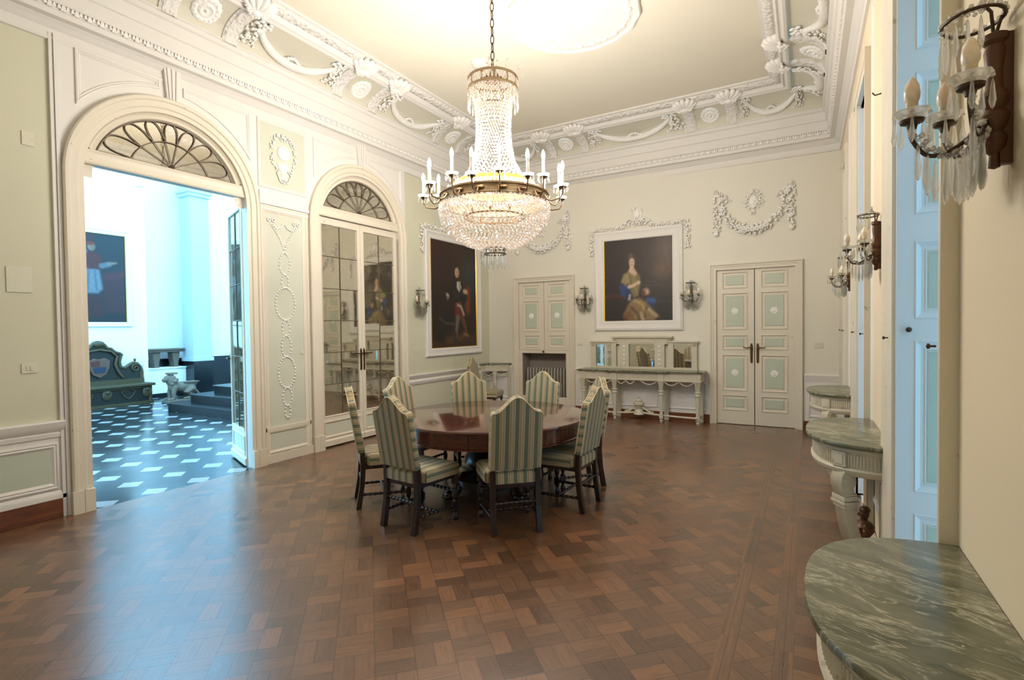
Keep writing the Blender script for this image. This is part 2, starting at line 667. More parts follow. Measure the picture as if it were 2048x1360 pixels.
def m_simple(name, col, rough, metal=0.0, **kw):
    t = NT(name)
    n = t.noise(t.pos(True), 30, 3)
    c = t.mix(n, tuple(k * 0.75 for k in lin(col)), tuple(min(1, k * 1.2) for k in lin(col)))
    return t.fin(t.bsdf(c, rough, metal, **kw))


M['bronze'] = m_simple('aged_bronze', (98, 74, 48), 0.42, 0.85)
M['antique'] = m_simple('antique_silver_gilt', (150, 128, 98), 0.38, 0.8)
M['gilt'] = m_simple('gilded_slip', (206, 164, 78), 0.32, 0.9)
M['brownwood'] = m_simple('turned_brown_bracket', (92, 58, 34), 0.4, 0.1)
M['lead'] = m_simple('grey_lead_came', (122, 108, 92), 0.5, 0.5)
M['iron'] = m_simple('dark_iron', (74, 58, 44), 0.42, 0.6)
M['black'] = m_simple('black_gap', (14, 12, 10), 0.8)


def m_mirror(name, col, rough, fox):
    t = NT(name)
    p = t.pos(False)
    g = t.new('ShaderNodeBsdfGlossy')
    g.inputs[0].default_value = (*col, 1)
    g.inputs[1].default_value = rough
    nz = t.noise(p, 3.0, 4, 0.6)
    t.link(t.bump(nz, 0.03, 0.01), g.inputs['Normal'])
    d = t.bsdf(lin((178, 166, 136)), 0.6)
    mx = t.new('ShaderNodeMixShader')
    f = t.m('MULTIPLY', t.ramp(t.noise(p, 5.0, 6, 0.7), [(0.5, (0, 0, 0)), (0.75, (1, 1, 1))]), fox)
    t.link(t.m('ADD', f, 0.08), mx.inputs[0])
    t.link(g.outputs[0], mx.inputs[1])
    t.link(d, mx.inputs[2])
    return t.fin(mx.outputs[0])


M['mirror'] = m_mirror('old_foxed_mirror', (0.66, 0.64, 0.56), 0.03, 0.28)
M['mirror2'] = m_mirror('clear_mirror', (0.78, 0.77, 0.72), 0.01, 0.05)


def m_crystal(name, tr, gl, tint=(1, 1, 1), dif=0.5):
    t = NT(name)
    a = t.new('ShaderNodeBsdfTranslucent')
    a.inputs[0].default_value = (*tint, 1)
    b = t.new('ShaderNodeBsdfDiffuse')
    b.inputs[0].default_value = (*tint, 1)
    ab = t.new('ShaderNodeMixShader')
    ab.inputs[0].default_value = dif
    t.link(a.outputs[0], ab.inputs[1])
    t.link(b.outputs[0], ab.inputs[2])
    g = t.new('ShaderNodeBsdfGlossy')
    g.inputs[1].default_value = 0.06
    x = t.new('ShaderNodeBsdfTransparent')
    m1 = t.new('ShaderNodeMixShader')
    m1.inputs[0].default_value = gl
    t.link(ab.outputs[0], m1.inputs[1])
    t.link(g.outputs[0], m1.inputs[2])
    m2 = t.new('ShaderNodeMixShader')
    m2.inputs[0].default_value = tr
    t.link(m1.outputs[0], m2.inputs[1])
    t.link(x.outputs[0], m2.inputs[2])
    return t.fin(m2.outputs[0])


M['bead'] = m_crystal('crystal_beads', 0.42, 0.45, (0.82, 0.72, 0.62))
t = NT('crystal_prism')
rf_ = t.new('ShaderNodeBsdfGlass')
rf_.inputs['Roughness'].default_value = 0.02
rf_.inputs['IOR'].default_value = 1.5
rf_.inputs[0].default_value = (0.98, 1.0, 0.98, 1)
tr_ = t.new('ShaderNodeBsdfTransparent')
mx_ = t.new('ShaderNodeMixShader')
mx_.inputs[0].default_value = 0.38
t.link(rf_.outputs[0], mx_.inputs[1])
t.link(tr_.outputs[0], mx_.inputs[2])
tl_ = t.new('ShaderNodeBsdfTranslucent')
tl_.inputs[0].default_value = (0.95, 0.93, 0.88, 1)
m3_ = t.new('ShaderNodeMixShader')
m3_.inputs[0].default_value = 0.26
t.link(mx_.outputs[0], m3_.inputs[1])
t.link(tl_.outputs[0], m3_.inputs[2])
M['prism'] = t.fin(m3_.outputs[0])
M['cutbead'] = m_crystal('smoky_cut_beads', 0.3, 0.5, (0.80, 0.74, 0.68))
t = NT('daylight_dimming_glass')
tr_ = t.new('ShaderNodeBsdfTransparent')
tr_.inputs[0].default_value = (0.55, 0.57, 0.58, 1)  # grey tint added to cut the daylight coming through the windows
gl_ = t.new('ShaderNodeBsdfGlossy')
gl_.inputs[1].default_value = 0.05
mx_ = t.new('ShaderNodeMixShader')
mx_.inputs[0].default_value = 0.08
t.link(tr_.outputs[0], mx_.inputs[1])
t.link(gl_.outputs[0], mx_.inputs[2])
M['glass'] = t.fin(mx_.outputs[0])
M['socket'] = paint('ivory_candle_sleeve', (222, 206, 176), 0.6, 0.05, 20)
M['bulboff'] = m_simple('opal_candle_bulb', (236, 226, 208), 0.25, 0.0, Subsurface_Weight=0.3)
t = NT('lit_candle_bulb')
em = t.new('ShaderNodeEmission')
em.inputs[0].default_value = (1.0, 0.93, 0.82, 1)
em.inputs[1].default_value = 9.0
M['bulbon'] = t.fin(em.outputs[0])


def m_vcol(name, rough=0.5):
    t = NT(name)
    a = t.new('ShaderNodeVertexColor', layer_name='paint')
    n = t.noise(t.pos(True), 90, 3)
    c = t.mix(t.m('MULTIPLY', n, 0.3), a.outputs[0], (0.01, 0.008, 0.006))
    return t.fin(t.bsdf(c, rough))


M['canvas'] = m_vcol('oil_on_canvas')
# ------------------------------------------------------------------ the room shell
def arch_fill(mb, ac, r, zs, a0, a1, ztop, o=0.0, n=28):
    for q0, q1 in ((a0, ac - r), (ac + r, a1)):
        mb.poly([(q0, o, 0), (q1, o, 0), (q1, o, zs), (q0, o, zs)])
    pts = arc(ac, zs, r, pi, 0, n)
    for q0, q1 in ((a0, ac - r), (ac + r, a1)):
        mb.poly([(q0, o, zs), (q1, o, zs), (q1, o, ztop), (q0, o, ztop)])
    for (x0, z0), (x1, z1) in zip(pts, pts[1:]):
        mb.poly([(x0, o, z0), (x1, o, z1), (x1, o, ztop), (x0, o, ztop)])


def arch_sweep(mb, ac, zs, prof, z0=0.0, n=28):
    rows = []
    for st in range(n + 3):
        row = []
        for r, o in prof:
            if st == 0:
                row.append((ac - r, o, z0))
            elif st == n + 2:
                row.append((ac + r, o, z0))
            else:
                t = pi - pi * (st - 1) / n
                row.append((ac + r * cos(t), o, zs + r * sin(t)))
        rows.append(row)
    mb.grid(rows)


def wall_holes(mb, a0, a1, z0, z1, holes, o=0.0):
    As = sorted({a0, a1, *[h[0] for h in holes], *[h[1] for h in holes]})
    Zs = sorted({z0, z1, *[h[2] for h in holes], *[h[3] for h in holes]})
    for p, q in zip(As, As[1:]):
        for u, v in zip(Zs, Zs[1:]):
            ca, cz = (p + q) / 2, (u + v) / 2
            if any(h[0] < ca < h[1] and h[2] < cz < h[3] for h in holes):
                continue
            mb.poly([(p, o, u), (q, o, u), (q, o, v), (p, o, v)])


PROF_PANEL = [(0, 0.0), (0.0, 0.014), (0.012, 0.018), (0.022, 0.010), (0.030, 0.012), (0.042, 0.0), (0.05, -0.004)]
A1, A2, ZS = 3.005, 5.595, 3.03        # the two arches in the left wall
RO, RI = 0.94, 0.785

mb = MB()
mb.poly([(-5.74, YF, 0), (0.46, YF, 0), (0.46, YB + 0.12, 0), (-5.74, YB + 0.12, 0), (-5.74, 3.79, 0), (-5.66, 3.79, 0), (-5.66, 2.22, 0), (-5.74, 2.22, 0)])
mb.build('floor', M['parquet'], smooth=0, kind='structure', at=(0, 0, 0))

mb = MB(TL)
mb.poly([(YF, -0.02, 0), (2.03, -0.02, 0), (2.03, -0.02, 4.32), (YF, -0.02, 4.32)])
mb.poly([(6.55, -0.02, 0), (9.16, -0.02, 0), (9.16, -0.02, 4.32), (6.55, -0.02, 4.32)])
mb.build('wall_left', M['wall'], smooth=0, kind='structure')

# white panelled section with the two arches
mb = MB(TL)
arch_fill(mb, A1, RI, ZS, 2.03, 4.30, 4.34)
arch_fill(mb, A2, RI, ZS, 4.30, 6.55, 4.34)
for a, d in ((2.03, 1), (6.55, -1)):
    mb.poly([(a, -0.02, 0), (a, 0, 0), (a, 0, 4.34), (a, -0.02, 4.34)])
# reveals
arch_sweep(mb, A1, ZS, [(RI, 0.0), (RI, -0.085)])
mb.poly([(4.75, -0.11, 0), (6.45, -0.11, 0), (6.45, -0.11, 4.0), (4.75, -0.11, 4.0)])
arch_sweep(mb, A2, ZS, [(RI, 0.0), (RI, -0.10)])
# edge stile at the left end and ledge between the arches
mb.box(2.035, 2.062, 0.0, 0.016, 0.0, 4.2)
mb.box(2.005, 2.03, -0.02, 0.006, 0.0, 4.2)
mb.box(3.955, 4.655, 0.0, 0.03, 3.125, 3.165)
mb.box(3.96, 4.65, 0.0, 0.02, 3.165, 3.29)
mb.box(3.962, 4.645, 0.0, 0.025, 3.06, 3.085)
# keystones
for ac in (A1, A2):
    mb.prism([(ac - 0.055, ZS + RO - 0.03), (ac + 0.055, ZS + RO - 0.03), (ac + 0.085, 4.31), (ac - 0.085, 4.31)], 0.0, 0.035)
    for k in (-1, 0, 1):
        w0, w1 = 0.030 * k, 0.046 * k
        mb.prism([(ac + w0 - 0.009, ZS + RO), (ac + w0 + 0.009, ZS + RO), (ac + w1 + 0.014, 4.29), (ac + w1 - 0.014, 4.29)], 0.035, 0.046)
# spandrel panels (straight top and side, curved underside)
for ac, lo, hi in ((A1, 2.19, 3.86), (A2, 4.76, 6.46)):
    for sgn in (-1, 1):
        e = lo if sgn < 0 else hi
        R = RO + 0.085
        x_in = ac + sgn * 0.115
        t0 = math.acos((e - ac) / R) if abs(e - ac) < R else (pi if sgn < 0 else 0)
        t1 = math.acos((x_in - ac) / R)
        curve = arc(ac, ZS, R, t0, t1, 12)
        poly = [(e, 4.145)] + curve + [(x_in, 4.145)]
        if abs(e - ac) < R:
            pass
        mb.frame(poly, PROF_PANEL)
mb.build('trim_1', M['white'], kind='structure', smooth=30)

# framed panels between the arches
mb = MB(TL)
mb.frame(rect(3.955, 4.655, 3.325, 4.15), [(0, 0), (0, 0.012), (0.015, 0.02), (0.03, 0.012), (0.04, 0.004)])
mb.build('trim_2', M['white'], kind='structure')
mb = MB(TL)
mb.poly([(3.99, 0.003, 3.36), (4.62, 0.003, 3.36), (4.62, 0.003, 4.115), (3.99, 0.003, 4.115)])
mb.poly([(4.035, 0.003, 0.43), (4.545, 0.003, 0.43), (4.545, 0.003, 3.03), (4.035, 0.003, 3.03)])
mb.poly([(4.02, 0.003, 0.15), (4.56, 0.003, 0.15), (4.56, 0.003, 0.36), (4.02, 0.003, 0.36)])
mb.build('trim_3', M['panelsage'], kind='structure', smooth=0)
mb = MB(TL)
mb.frame(rect(3.965, 4.63, 0.02, 3.11), [(0, 0), (0, 0.022), (0.02, 0.022), (0.028, 0.014), (0.04, 0.02), (0.055, 0.016), (0.075, 0.004)])
mb.frame(rect(3.985, 4.605, 0.115, 0.385), [(0, 0.004), (0, 0.016), (0.012, 0.02), (0.024, 0.012), (0.036, 0.003)])
mb.box(3.97, 4.625, 0.0, 0.022, 0.385, 0.43)
mb.box(3.95, 4.645, 0.0, 0.035, 0.0, 0.105)
mb.build('trim_4', M['cream'], kind='structure')

# wainscot left of the first arch and rails beyond the second
mb = MB(TL)
for a0, a1 in ((YF, 2.03), ):
    mb.box(a0, a1, -0.02, -0.012, 0.17, 0.74)
    mb.grid([[(a, o, z) for o, z in ((-0.012, 0.70), (0.0, 0.705), (0.004, 0.74), (-0.004, 0.748), (0.008, 0.76), (0.022, 0.80), (0.03, 0.835), (0.024, 0.85), (-0.02, 0.85))] for a in (a0, a1)], caps=True)
    mb.grid([[(a, o, z) for o, z in ((-0.012, 0.235), (-0.002, 0.225), (0.006, 0.20), (0.006, 0.165), (-0.02, 0.165))] for a in (a0, a1)], caps=True)
mb.frame(rect(0.55, 1.985, 0.255, 0.655), [(0, -0.012), (0, 0.002), (0.012, 0.006), (0.02, -0.002), (0.032, 0.004), (0.045, -0.006), (0.055, -0.011)])
a0, a1 = 6.55, 9.16
mb.grid([[(a, o, z) for o, z in ((-0.02, 0.785), (-0.005, 0.79), (0.015, 0.82), (0.022, 0.84), (0.016, 0.85), (-0.02, 0.85))] for a in (a0, a1)], caps=True)
mb.grid([[(a, o, z) for o, z in ((-0.02, 0.675), (-0.006, 0.68), (0.006, 0.70), (0.012, 0.735), (0.004, 0.75), (-0.02, 0.76))] for a in (a0, a1)], caps=True)
mb.grid([[(a, o, z) for o, z in ((-0.02, 0.24), (-0.008, 0.235), (-0.002, 0.22), (-0.002, 0.0))] for a in (a0, a1)], caps=True)
mb.build('trim_5', M['white'], kind='structure', smooth=30)
mb = MB(TL)
mb.poly([(0.60, -0.0105, 0.305), (1.935, -0.0105, 0.305), (1.935, -0.0105, 0.605), (0.60, -0.0105, 0.605)])
mb.build('trim_6', M['panelgreen'], kind='structure', smooth=0)
mb = MB(TL)
mb.box(YF, 2.03, -0.02, 0.004, 0.0, 0.17)
mb.build('baseboard_left', M['skirting'], kind='structure', smooth=0, bevel=0.004)

# back wall
NI = (-4.97, -4.03, 0.265, 1.107)      # radiator niche under the cupboard doors
RD = (-1.345, -0.215, 0.0, 2.49)
mb = MB(TB)
wall_holes(mb, -5.78, 0.46, 0.0, 4.32, [(-5.03, -3.93, 0.0, 2.485), RD])
mb.box(-5.78, 0.46, -0.37, -0.36, -0.02, 2.72)
mb.box(-5.78, 0.46, -0.37, -0.004, 2.70, 2.72)
mb.box(-5.78, -5.76, -0.37, -0.004, -0.02, 2.72)
mb.box(0.44, 0.46, -0.37, -0.004, -0.02, 2.72)
mb.box(-5.78, 0.46, -0.37, 0.0, -0.03, -0.005)
mb.build('wall_back', M['wallcream'], smooth=0, kind='structure')

# wainscot + skirting on the back wall
mb = MB(TB)
segs = ((-5.72, -5.175), (-3.835, -1.44), (-0.10, 0.385))
RAIL = ((0.0, 0.725), (0.01, 0.73), (0.016, 0.76), (0.03, 0.80), (0.036, 0.83), (0.028, 0.845), (0.0, 0.845))
for a0, a1 in segs:
    mb.box(a0, a1, 0.0, 0.008, 0.13, 0.735)
    mb.grid([[(a, o, z) for o, z in RAIL] for a in (a0, a1)])
    w = a1 - a0
    n = max(1, round(w / 0.75))
    for k in range(n):
        p0 = a0 + w * k / n + 0.06
        p1 = a0 + w * (k + 1) / n - 0.06
        mb.frame(rect(p0, p1, 0.20, 0.645), [(0, 0.008), (0, 0.02), (0.012, 0.024), (0.022, 0.014), (0.034, 0.008)])
mb.build('trim_7', M['white'], kind='structure', smooth=30)
mb = MB(TB)
for a0, a1 in segs:
    mb.box(a0, a1, 0.0, 0.016, 0.0, 0.135)
mb.build('baseboard_back', M['skirting'], kind='structure', smooth=0)

# front wall, behind the camera
mb = MB(TF)
mb.poly([(-5.78, 0, 0), (0.46, 0, 0), (0.46, 0, 4.32), (-5.78, 0, 4.32)])
mb.build('wall_front', M['wall'], smooth=0, kind='structure')

# window wall with three deep window openings
ZH = 3.60
WINS = ((2.31, 3.48, 3.80), (4.98, 5.83, 6.37), (7.42, 8.05, 8.50))   # near jamb, far jamb, outer edge of the far casing
mb = MB(TR)
wall_holes(mb, YF, 9.16, 0.0, 4.32, [(w[0], w[1], 0.0, ZH) for w in WINS])
mb.build('wall_right', M['wall_lampwarm'], smooth=0, kind='structure')
mb = MB(TR)
for w0, w1, w2 in WINS:
    D = -0.62
    mb.poly([(w0, 0, 0), (w0, D, 0), (w0, D, ZH), (w0, 0, ZH)])
    mb.poly([(w1, 0, 0), (w1, D, 0), (w1, D, ZH), (w1, 0, ZH)])
    mb.poly([(w0, 0, ZH), (w1, 0, ZH), (w1, D, ZH), (w0, D, ZH)])
    mb.poly([(w0, 0, 0.002), (w1, 0, 0.002), (w1, D, 0.002), (w0, D, 0.002)])
mb.build('trim_8', M['white'], kind='structure', smooth=0)

CAS = [(0.0, -0.02), (0.0, 0.036), (0.012, 0.04), (0.05, 0.04), (0.058, 0.034), (0.07, 0.034), (0.078, 0.046), (0.094, 0.05), (0.105, 0.044), (0.118, 0.05), (0.118, 0.0)]
mb = MB(TR)
for i, (w0, w1, w2) in enumerate(WINS):
    cw = w2 - w1
    near = 0.10
    # near upright, far upright (wide and reeded), head
    prof_n = [(w0 - near * d / 0.118, o) for d, o in CAS]
    prof_f = [(w1 + cw * d / 0.118, o) for d, o in CAS]
    for prof in (prof_n, prof_f):
        mb.grid([[(a, o, z) for a, o in prof] for z in (0.0, ZH + 0.118)])
    mb.grid([[(a, o, ZH + d) for d, o in CAS] for a in (w0 - near, w2)])
    for a_, b_ in ((w0 - near - 0.006, w0), (w1, w2 + 0.006)):
        mb.box(a_, b_, 0.0, 0.058, 0.0, 0.20)
mb.build('trim_9', M['cream'], kind='structure', smooth=30)
# tall framed panels on the piers
mb = MB(TR)
for a0, a1 in ((3.92, 4.80), (6.46, 7.24)):
    mb.frame(rect(a0, a1, 0.30, 3.98), [(0, 0), (0, 0.012), (0.012, 0.016), (0.022, 0.008), (0.034, 0.0)])
mb.build('trim_10', M['white'], kind='structure')

# ------------------------------------------------------------------ cornice, cove, ceiling
CORN = [(0.0, 4.135), (0.022, 4.14), (0.03, 4.155), (0.022, 4.17), (0.02, 4.235), (0.035, 4.245), (0.05, 4.27), (0.075, 4.285), (0.085, 4.30), (0.145, 4.305), (0.148, 4.35),
        (0.155, 4.355), (0.155, 4.40), (0.172, 4.405), (0.182, 4.42), (0.182, 4.535), (0.20, 4.545), (0.205, 4.565), (0.21, 4.66), (0.235, 4.675), (0.24, 4.715), (0.225, 4.72)]
NC = 10
COVE = [(0.225 + 0.425 * (1 - cos(pi / 2 * k / NC)), 4.72 + 0.245 * sin(pi / 2 * k / NC)) for k in range(NC + 1)]
ZC = 5.06


def ring(c, z):
    return [(XL - 0.02 + c, YF + c, z), (XR0 - XRS * YF - c, YF + c, z), (XR0 - XRS * YB - c, YB - c, z), (XL - 0.02 + c, YB + 0.05 - c, z)]


mb = MB()
mb.grid([ring(c, z) for c, z in CORN], cu=True)
mb.build('trim_11', M['white'], kind='structure', smooth=30)
mb = MB()
mb.grid([ring(c, z) for c, z in COVE + [(0.70, 4.97)]], cu=True)
mb.build('trim_12', M['cove'], kind='structure', smooth=50)
FRM = [(0.63, 4.94), (0.63, 4.925), (0.66, 4.92), (0.685, 4.945), (0.70, 4.95), (0.72, 4.935), (0.735, 4.96), (0.75, 4.985)]
mb = MB()
mb.grid([ring(c, z) for c, z in FRM], cu=True)
mb.grid([ring(c, z) for c, z in ((0.86, 5.03), (0.89, 5.035), (0.895, ZC))], cu=True)
mb.build('trim_13', M['white'], kind='structure', smooth=40)
mb = MB()
mb.grid([ring(c, z) for c, z in ((0.75, 4.985), (0.77, 4.972), (0.815, 4.985), (0.85, 5.015), (0.86, 5.03))], cu=True)
mb.build('trim_14', M['carved'], kind='structure', smooth=50)
mb = MB()
mb.poly(ring(0.88, ZC))
mb.build('ceiling', M['ceil'], smooth=0, kind='structure')

# running leaf ornament under the cove
mb = MB()
c = 0.155
zt = 4.401


def leafrun(p0, p1, nrm):
    p0, p1 = Vector(p0), Vector(p1)
    L = (p1 - p0).length
    n = int(L / 0.094)
    d = (p1 - p0) / n
    dn = d.normalized()
    for k in range(n):
        q = p0 + d * (k + 0.5)
        for s_, w, h in ((0.0, 0.020, 0.046), (-0.030, 0.012, 0.034), (0.030, 0.012, 0.034)):
            b = q + dn * s_
            top = b + Vector((0, 0, 0.0))
            pts = [b - dn * w * 0.5, b + dn * w * 0.5, b + dn * w - Vector((0, 0, h)), b - dn * w - Vector((0, 0, h))]
            out = Vector(nrm) * 0.018
            mb.add(pts + [p + out for p in pts], [(0, 1, 2, 3), (4, 5, 6, 7), (0, 1, 5, 4), (1, 2, 6, 5), (2, 3, 7, 6), (3, 0, 4, 7)])


R4 = ring(c, zt)
leafrun(R4[0], R4[3], (1, 0, 0))
leafrun(R4[3], R4[2], (0, -1, 0))
leafrun(R4[2], R4[1], (-1, 0, 0))
mb.build('trim_15', M['plaster'], kind='structure', smooth=0)

# ribs that divide the cove into bays
ROS_A = (7.41, 5.30, 3.19, 1.08)
HB = 0.315


def cove_T(side):
    if side == 'L':
        return lambda a, c_, z: (XL - 0.02 + c_, a, z)
    if side == 'B':
        return lambda a, c_, z: (a, YB + 0.02 - c_, z)
    return lambda a, c_, z: (XR0 - XRS * a - c_, a, z)


def cove_pt(t):
    return 0.225 + 0.425 * (1 - cos(pi / 2 * t)), 4.72 + 0.245 * sin(pi / 2 * t)


def cove_n(t):
    n = Vector((0.245 * cos(pi / 2 * t), 0, -0.425 * sin(pi / 2 * t)))   # into the room and down
    n.normalize()
    return n.x, n.z


def rib(mb, a):
    rows = []
    for k in range(NC + 1):
        t = k / NC
        c_, z = cove_pt(t)
        nx, nz = cove_n(t)
        row = []
        for da, h in ((-0.085, 0.0), (-0.085, 0.014), (-0.065, 0.018), (-0.055, 0.030), (0.055, 0.030), (0.065, 0.018), (0.085, 0.014), (0.085, 0.0)):
            row.append((a + da, c_ + nx * h, z + nz * h))
        rows.append(row)
    mb.grid(rows)


ROS_B = (-1.375, -3.83)
RIBS = {'L': [r + s_ * HB for r in ROS_A for s_ in (-1, 1)], 'R': [r + s_ * HB for r in ROS_A for s_ in (-1, 1)], 'B': [r + s_ * HB for r in ROS_B for s_ in (-1, 1)]}
n_ = 16
for side in 'LBR':
    mb = MB(cove_T(side))
    for a in RIBS[side]:
        rib(mb, a)
    mb.build('trim_%d' % n_, M['carved'], kind='structure', smooth=40)
    n_ += 1
# white beads framing each cove bay
mb_all = []
for side in 'LBR':
    mb = MB(cove_T(side))
    cuts = sorted(RIBS[side])
    lo, hi = (YF + 0.3, YB - 0.26) if side != 'B' else (XL + 0.26, 0.10)
    edges = [lo] + [x for a in cuts for x in (a - 0.085, a + 0.085)] + [hi]
    for p, q in zip(edges[0::2], edges[1::2]):
        c0, z0 = cove_pt(0.04)
        mb.tube([(p, c0 + 0.004, z0), (q, c0 + 0.004, z0)], 0.016, 6)
    mb.build('trim_%d' % n_, M['white'], kind='structure')
    n_ += 1
# ------------------------------------------------------------------ arched doors in the left wall
ARCH_CAS = [(RO, 0.0), (RO, 0.045), (RO - 0.012, 0.055), (RO - 0.04, 0.055), (RO - 0.05, 0.042), (RO - 0.105, 0.042), (RO - 0.115, 0.03), (RI, 0.03), (RI, -0.03)]


def fan_rho(phi):
    R, h = 0.715, 3.295 - ZS
    return -h * sin(phi) + sqrt(max(0, R * R - h * h * cos(phi) ** 2))


def arch_door(name, ac):
    root = thing(name, (XL, ac, 0), 0, kind='structure')
    T = lambda a, o, z: (o, a, z)          # local to the root
    mb = MB(T)
    arch_sweep(mb, 0, ZS, ARCH_CAS, 0.0, 32)
    for s_ in (-1, 1):
        a, b = sorted((s_ * (RI - 0.004), s_ * (RO + 0.008)))
        mb.box(a, b, 0.0, 0.064, 0.0, 0.20)
        a, b = sorted((s_ * (RI + 0.06), s_ * (RI + 0.075)))
        mb.box(a, b, 0.0, 0.068, 0.0, 0.20)
    mb.build('door_casing', M['cream'], root, smooth=30)
    mb = MB(T)
    mb.grid([[(a, o, z) for o, z in ((-0.10, 3.145), (0.005, 3.145), (0.012, 3.16), (0.004, 3.18), (0.004, 3.245), (0.012, 3.262), (0.0, 3.28), (-0.10, 3.28))] for a in (-RI, RI)], caps=True)
    # curved bead round the fanlight
    n = 30
    t0 = math.asin((3.28 - ZS) / 0.745)
    rows = []
    for i in range(n + 1):
        t = pi - t0 - (pi - 2 * t0) * i / n
        rows.append([(r * cos(t), o, ZS + r * sin(t)) for r, o in ((RI, -0.005), (0.772, 0.006), (0.755, -0.012), (0.725, -0.004), (0.715, -0.03))])
    mb.grid(rows)
    mb.grid([[(r * cos(pi * k / 30), -0.05, ZS + r * sin(pi * k / 30)) for r in (0.69, 0.80)] for k in range(31)])
    mb.build('transom', M['cream'], root, smooth=30)
    mb = MB(T)
    pts = [(fan_rho(pi * k / 40) * cos(pi * k / 40), -0.035, 3.28 + fan_rho(pi * k / 40) * sin(pi * k / 40) + 0.01) for k in range(41)]
    mb.poly(pts)
    mb.build('fanlight_pane', M['mirror'], root, smooth=0)
    mb = MB(T)
    hub = (0.0, 3.295)
    N = 7

    def P(phi, f, o=-0.022):
        q = fan_rho(phi) * f
        return (q * cos(phi), o, hub[1] + q * sin(phi))
    for k in range(1, N):
        ph = pi * k / N
        mb.tube([P(ph, f) for f in (0.05, 0.3, 0.56)], 0.0045, 6)
    for k in range(N):
        mid, hw = pi * (k + 0.5) / N, pi / N / 2
        pts = []
        for i in range(17):
            t = -1 + 2 * i / 16
            f = 0.54 + 0.44 * (1 - abs(t) ** 2.6) ** 0.55
            pts.append(P(mid + hw * t * (0.92 if abs(t) < 0.999 else 1.0), f))
        mb.tube(pts, 0.0065, 6)
    mb.tube([P(pi * k / 24, 0.56) for k in range(25)], 0.0055, 6)
    mb.tube([P(pi * k / 40, 0.985) for k in range(41)], 0.006, 6)
    mb.tube([(-0.68, -0.022, 3.287), (0.68, -0.022, 3.287)], 0.006, 6)
    mb.build('fanlight_tracery', M['lead'], root)
    mb = MB(T)
    mb.lathe([(0.0, 0.0), (0.028, 0.0), (0.024, 0.012), (0.0, 0.02)], 12, (0, -0.03, 3.30), Matrix.Rotation(radians(-90), 3, 'X'))
    mb.build('fanlight_boss', M['iron'], root)
    return root


LW = 0.765        # leaf width


def door_handle(parent, x, side, T=None, z0=1.20):
    """long bronze plate with a lever, on local plane y=0 facing +y"""
    mb = MB(T)
    mb.prism([(x - 0.017, z0 - 0.17), (x, z0 - 0.19), (x + 0.017, z0 - 0.17), (x + 0.02, z0 + 0.08), (x + 0.012, z0 + 0.12), (x, z0 + 0.135), (x - 0.012, z0 + 0.12), (x - 0.02, z0 + 0.08)], 0.0, 0.008)
    mb.lathe([(0, 0), (0.013, 0), (0.012, 0.05), (0, 0.052)], 10, (x, 0.006, z0 + 0.06), Matrix.Rotation(radians(-90), 3, 'X'))
    mb.tube([(x, 0.05, z0 + 0.06), (x + side * 0.03, 0.056, z0 + 0.064), (x + side * 0.08, 0.056, z0 + 0.058), (x + side * 0.115, 0.05, z0 + 0.066)], [0.010, 0.009, 0.008, 0.011], 8)
    mb.blob((x, 0.01, z0 - 0.10), (0.009, 0.008, 0.012), None, 2)
    return mb.build('handle', M['bronze'], parent)


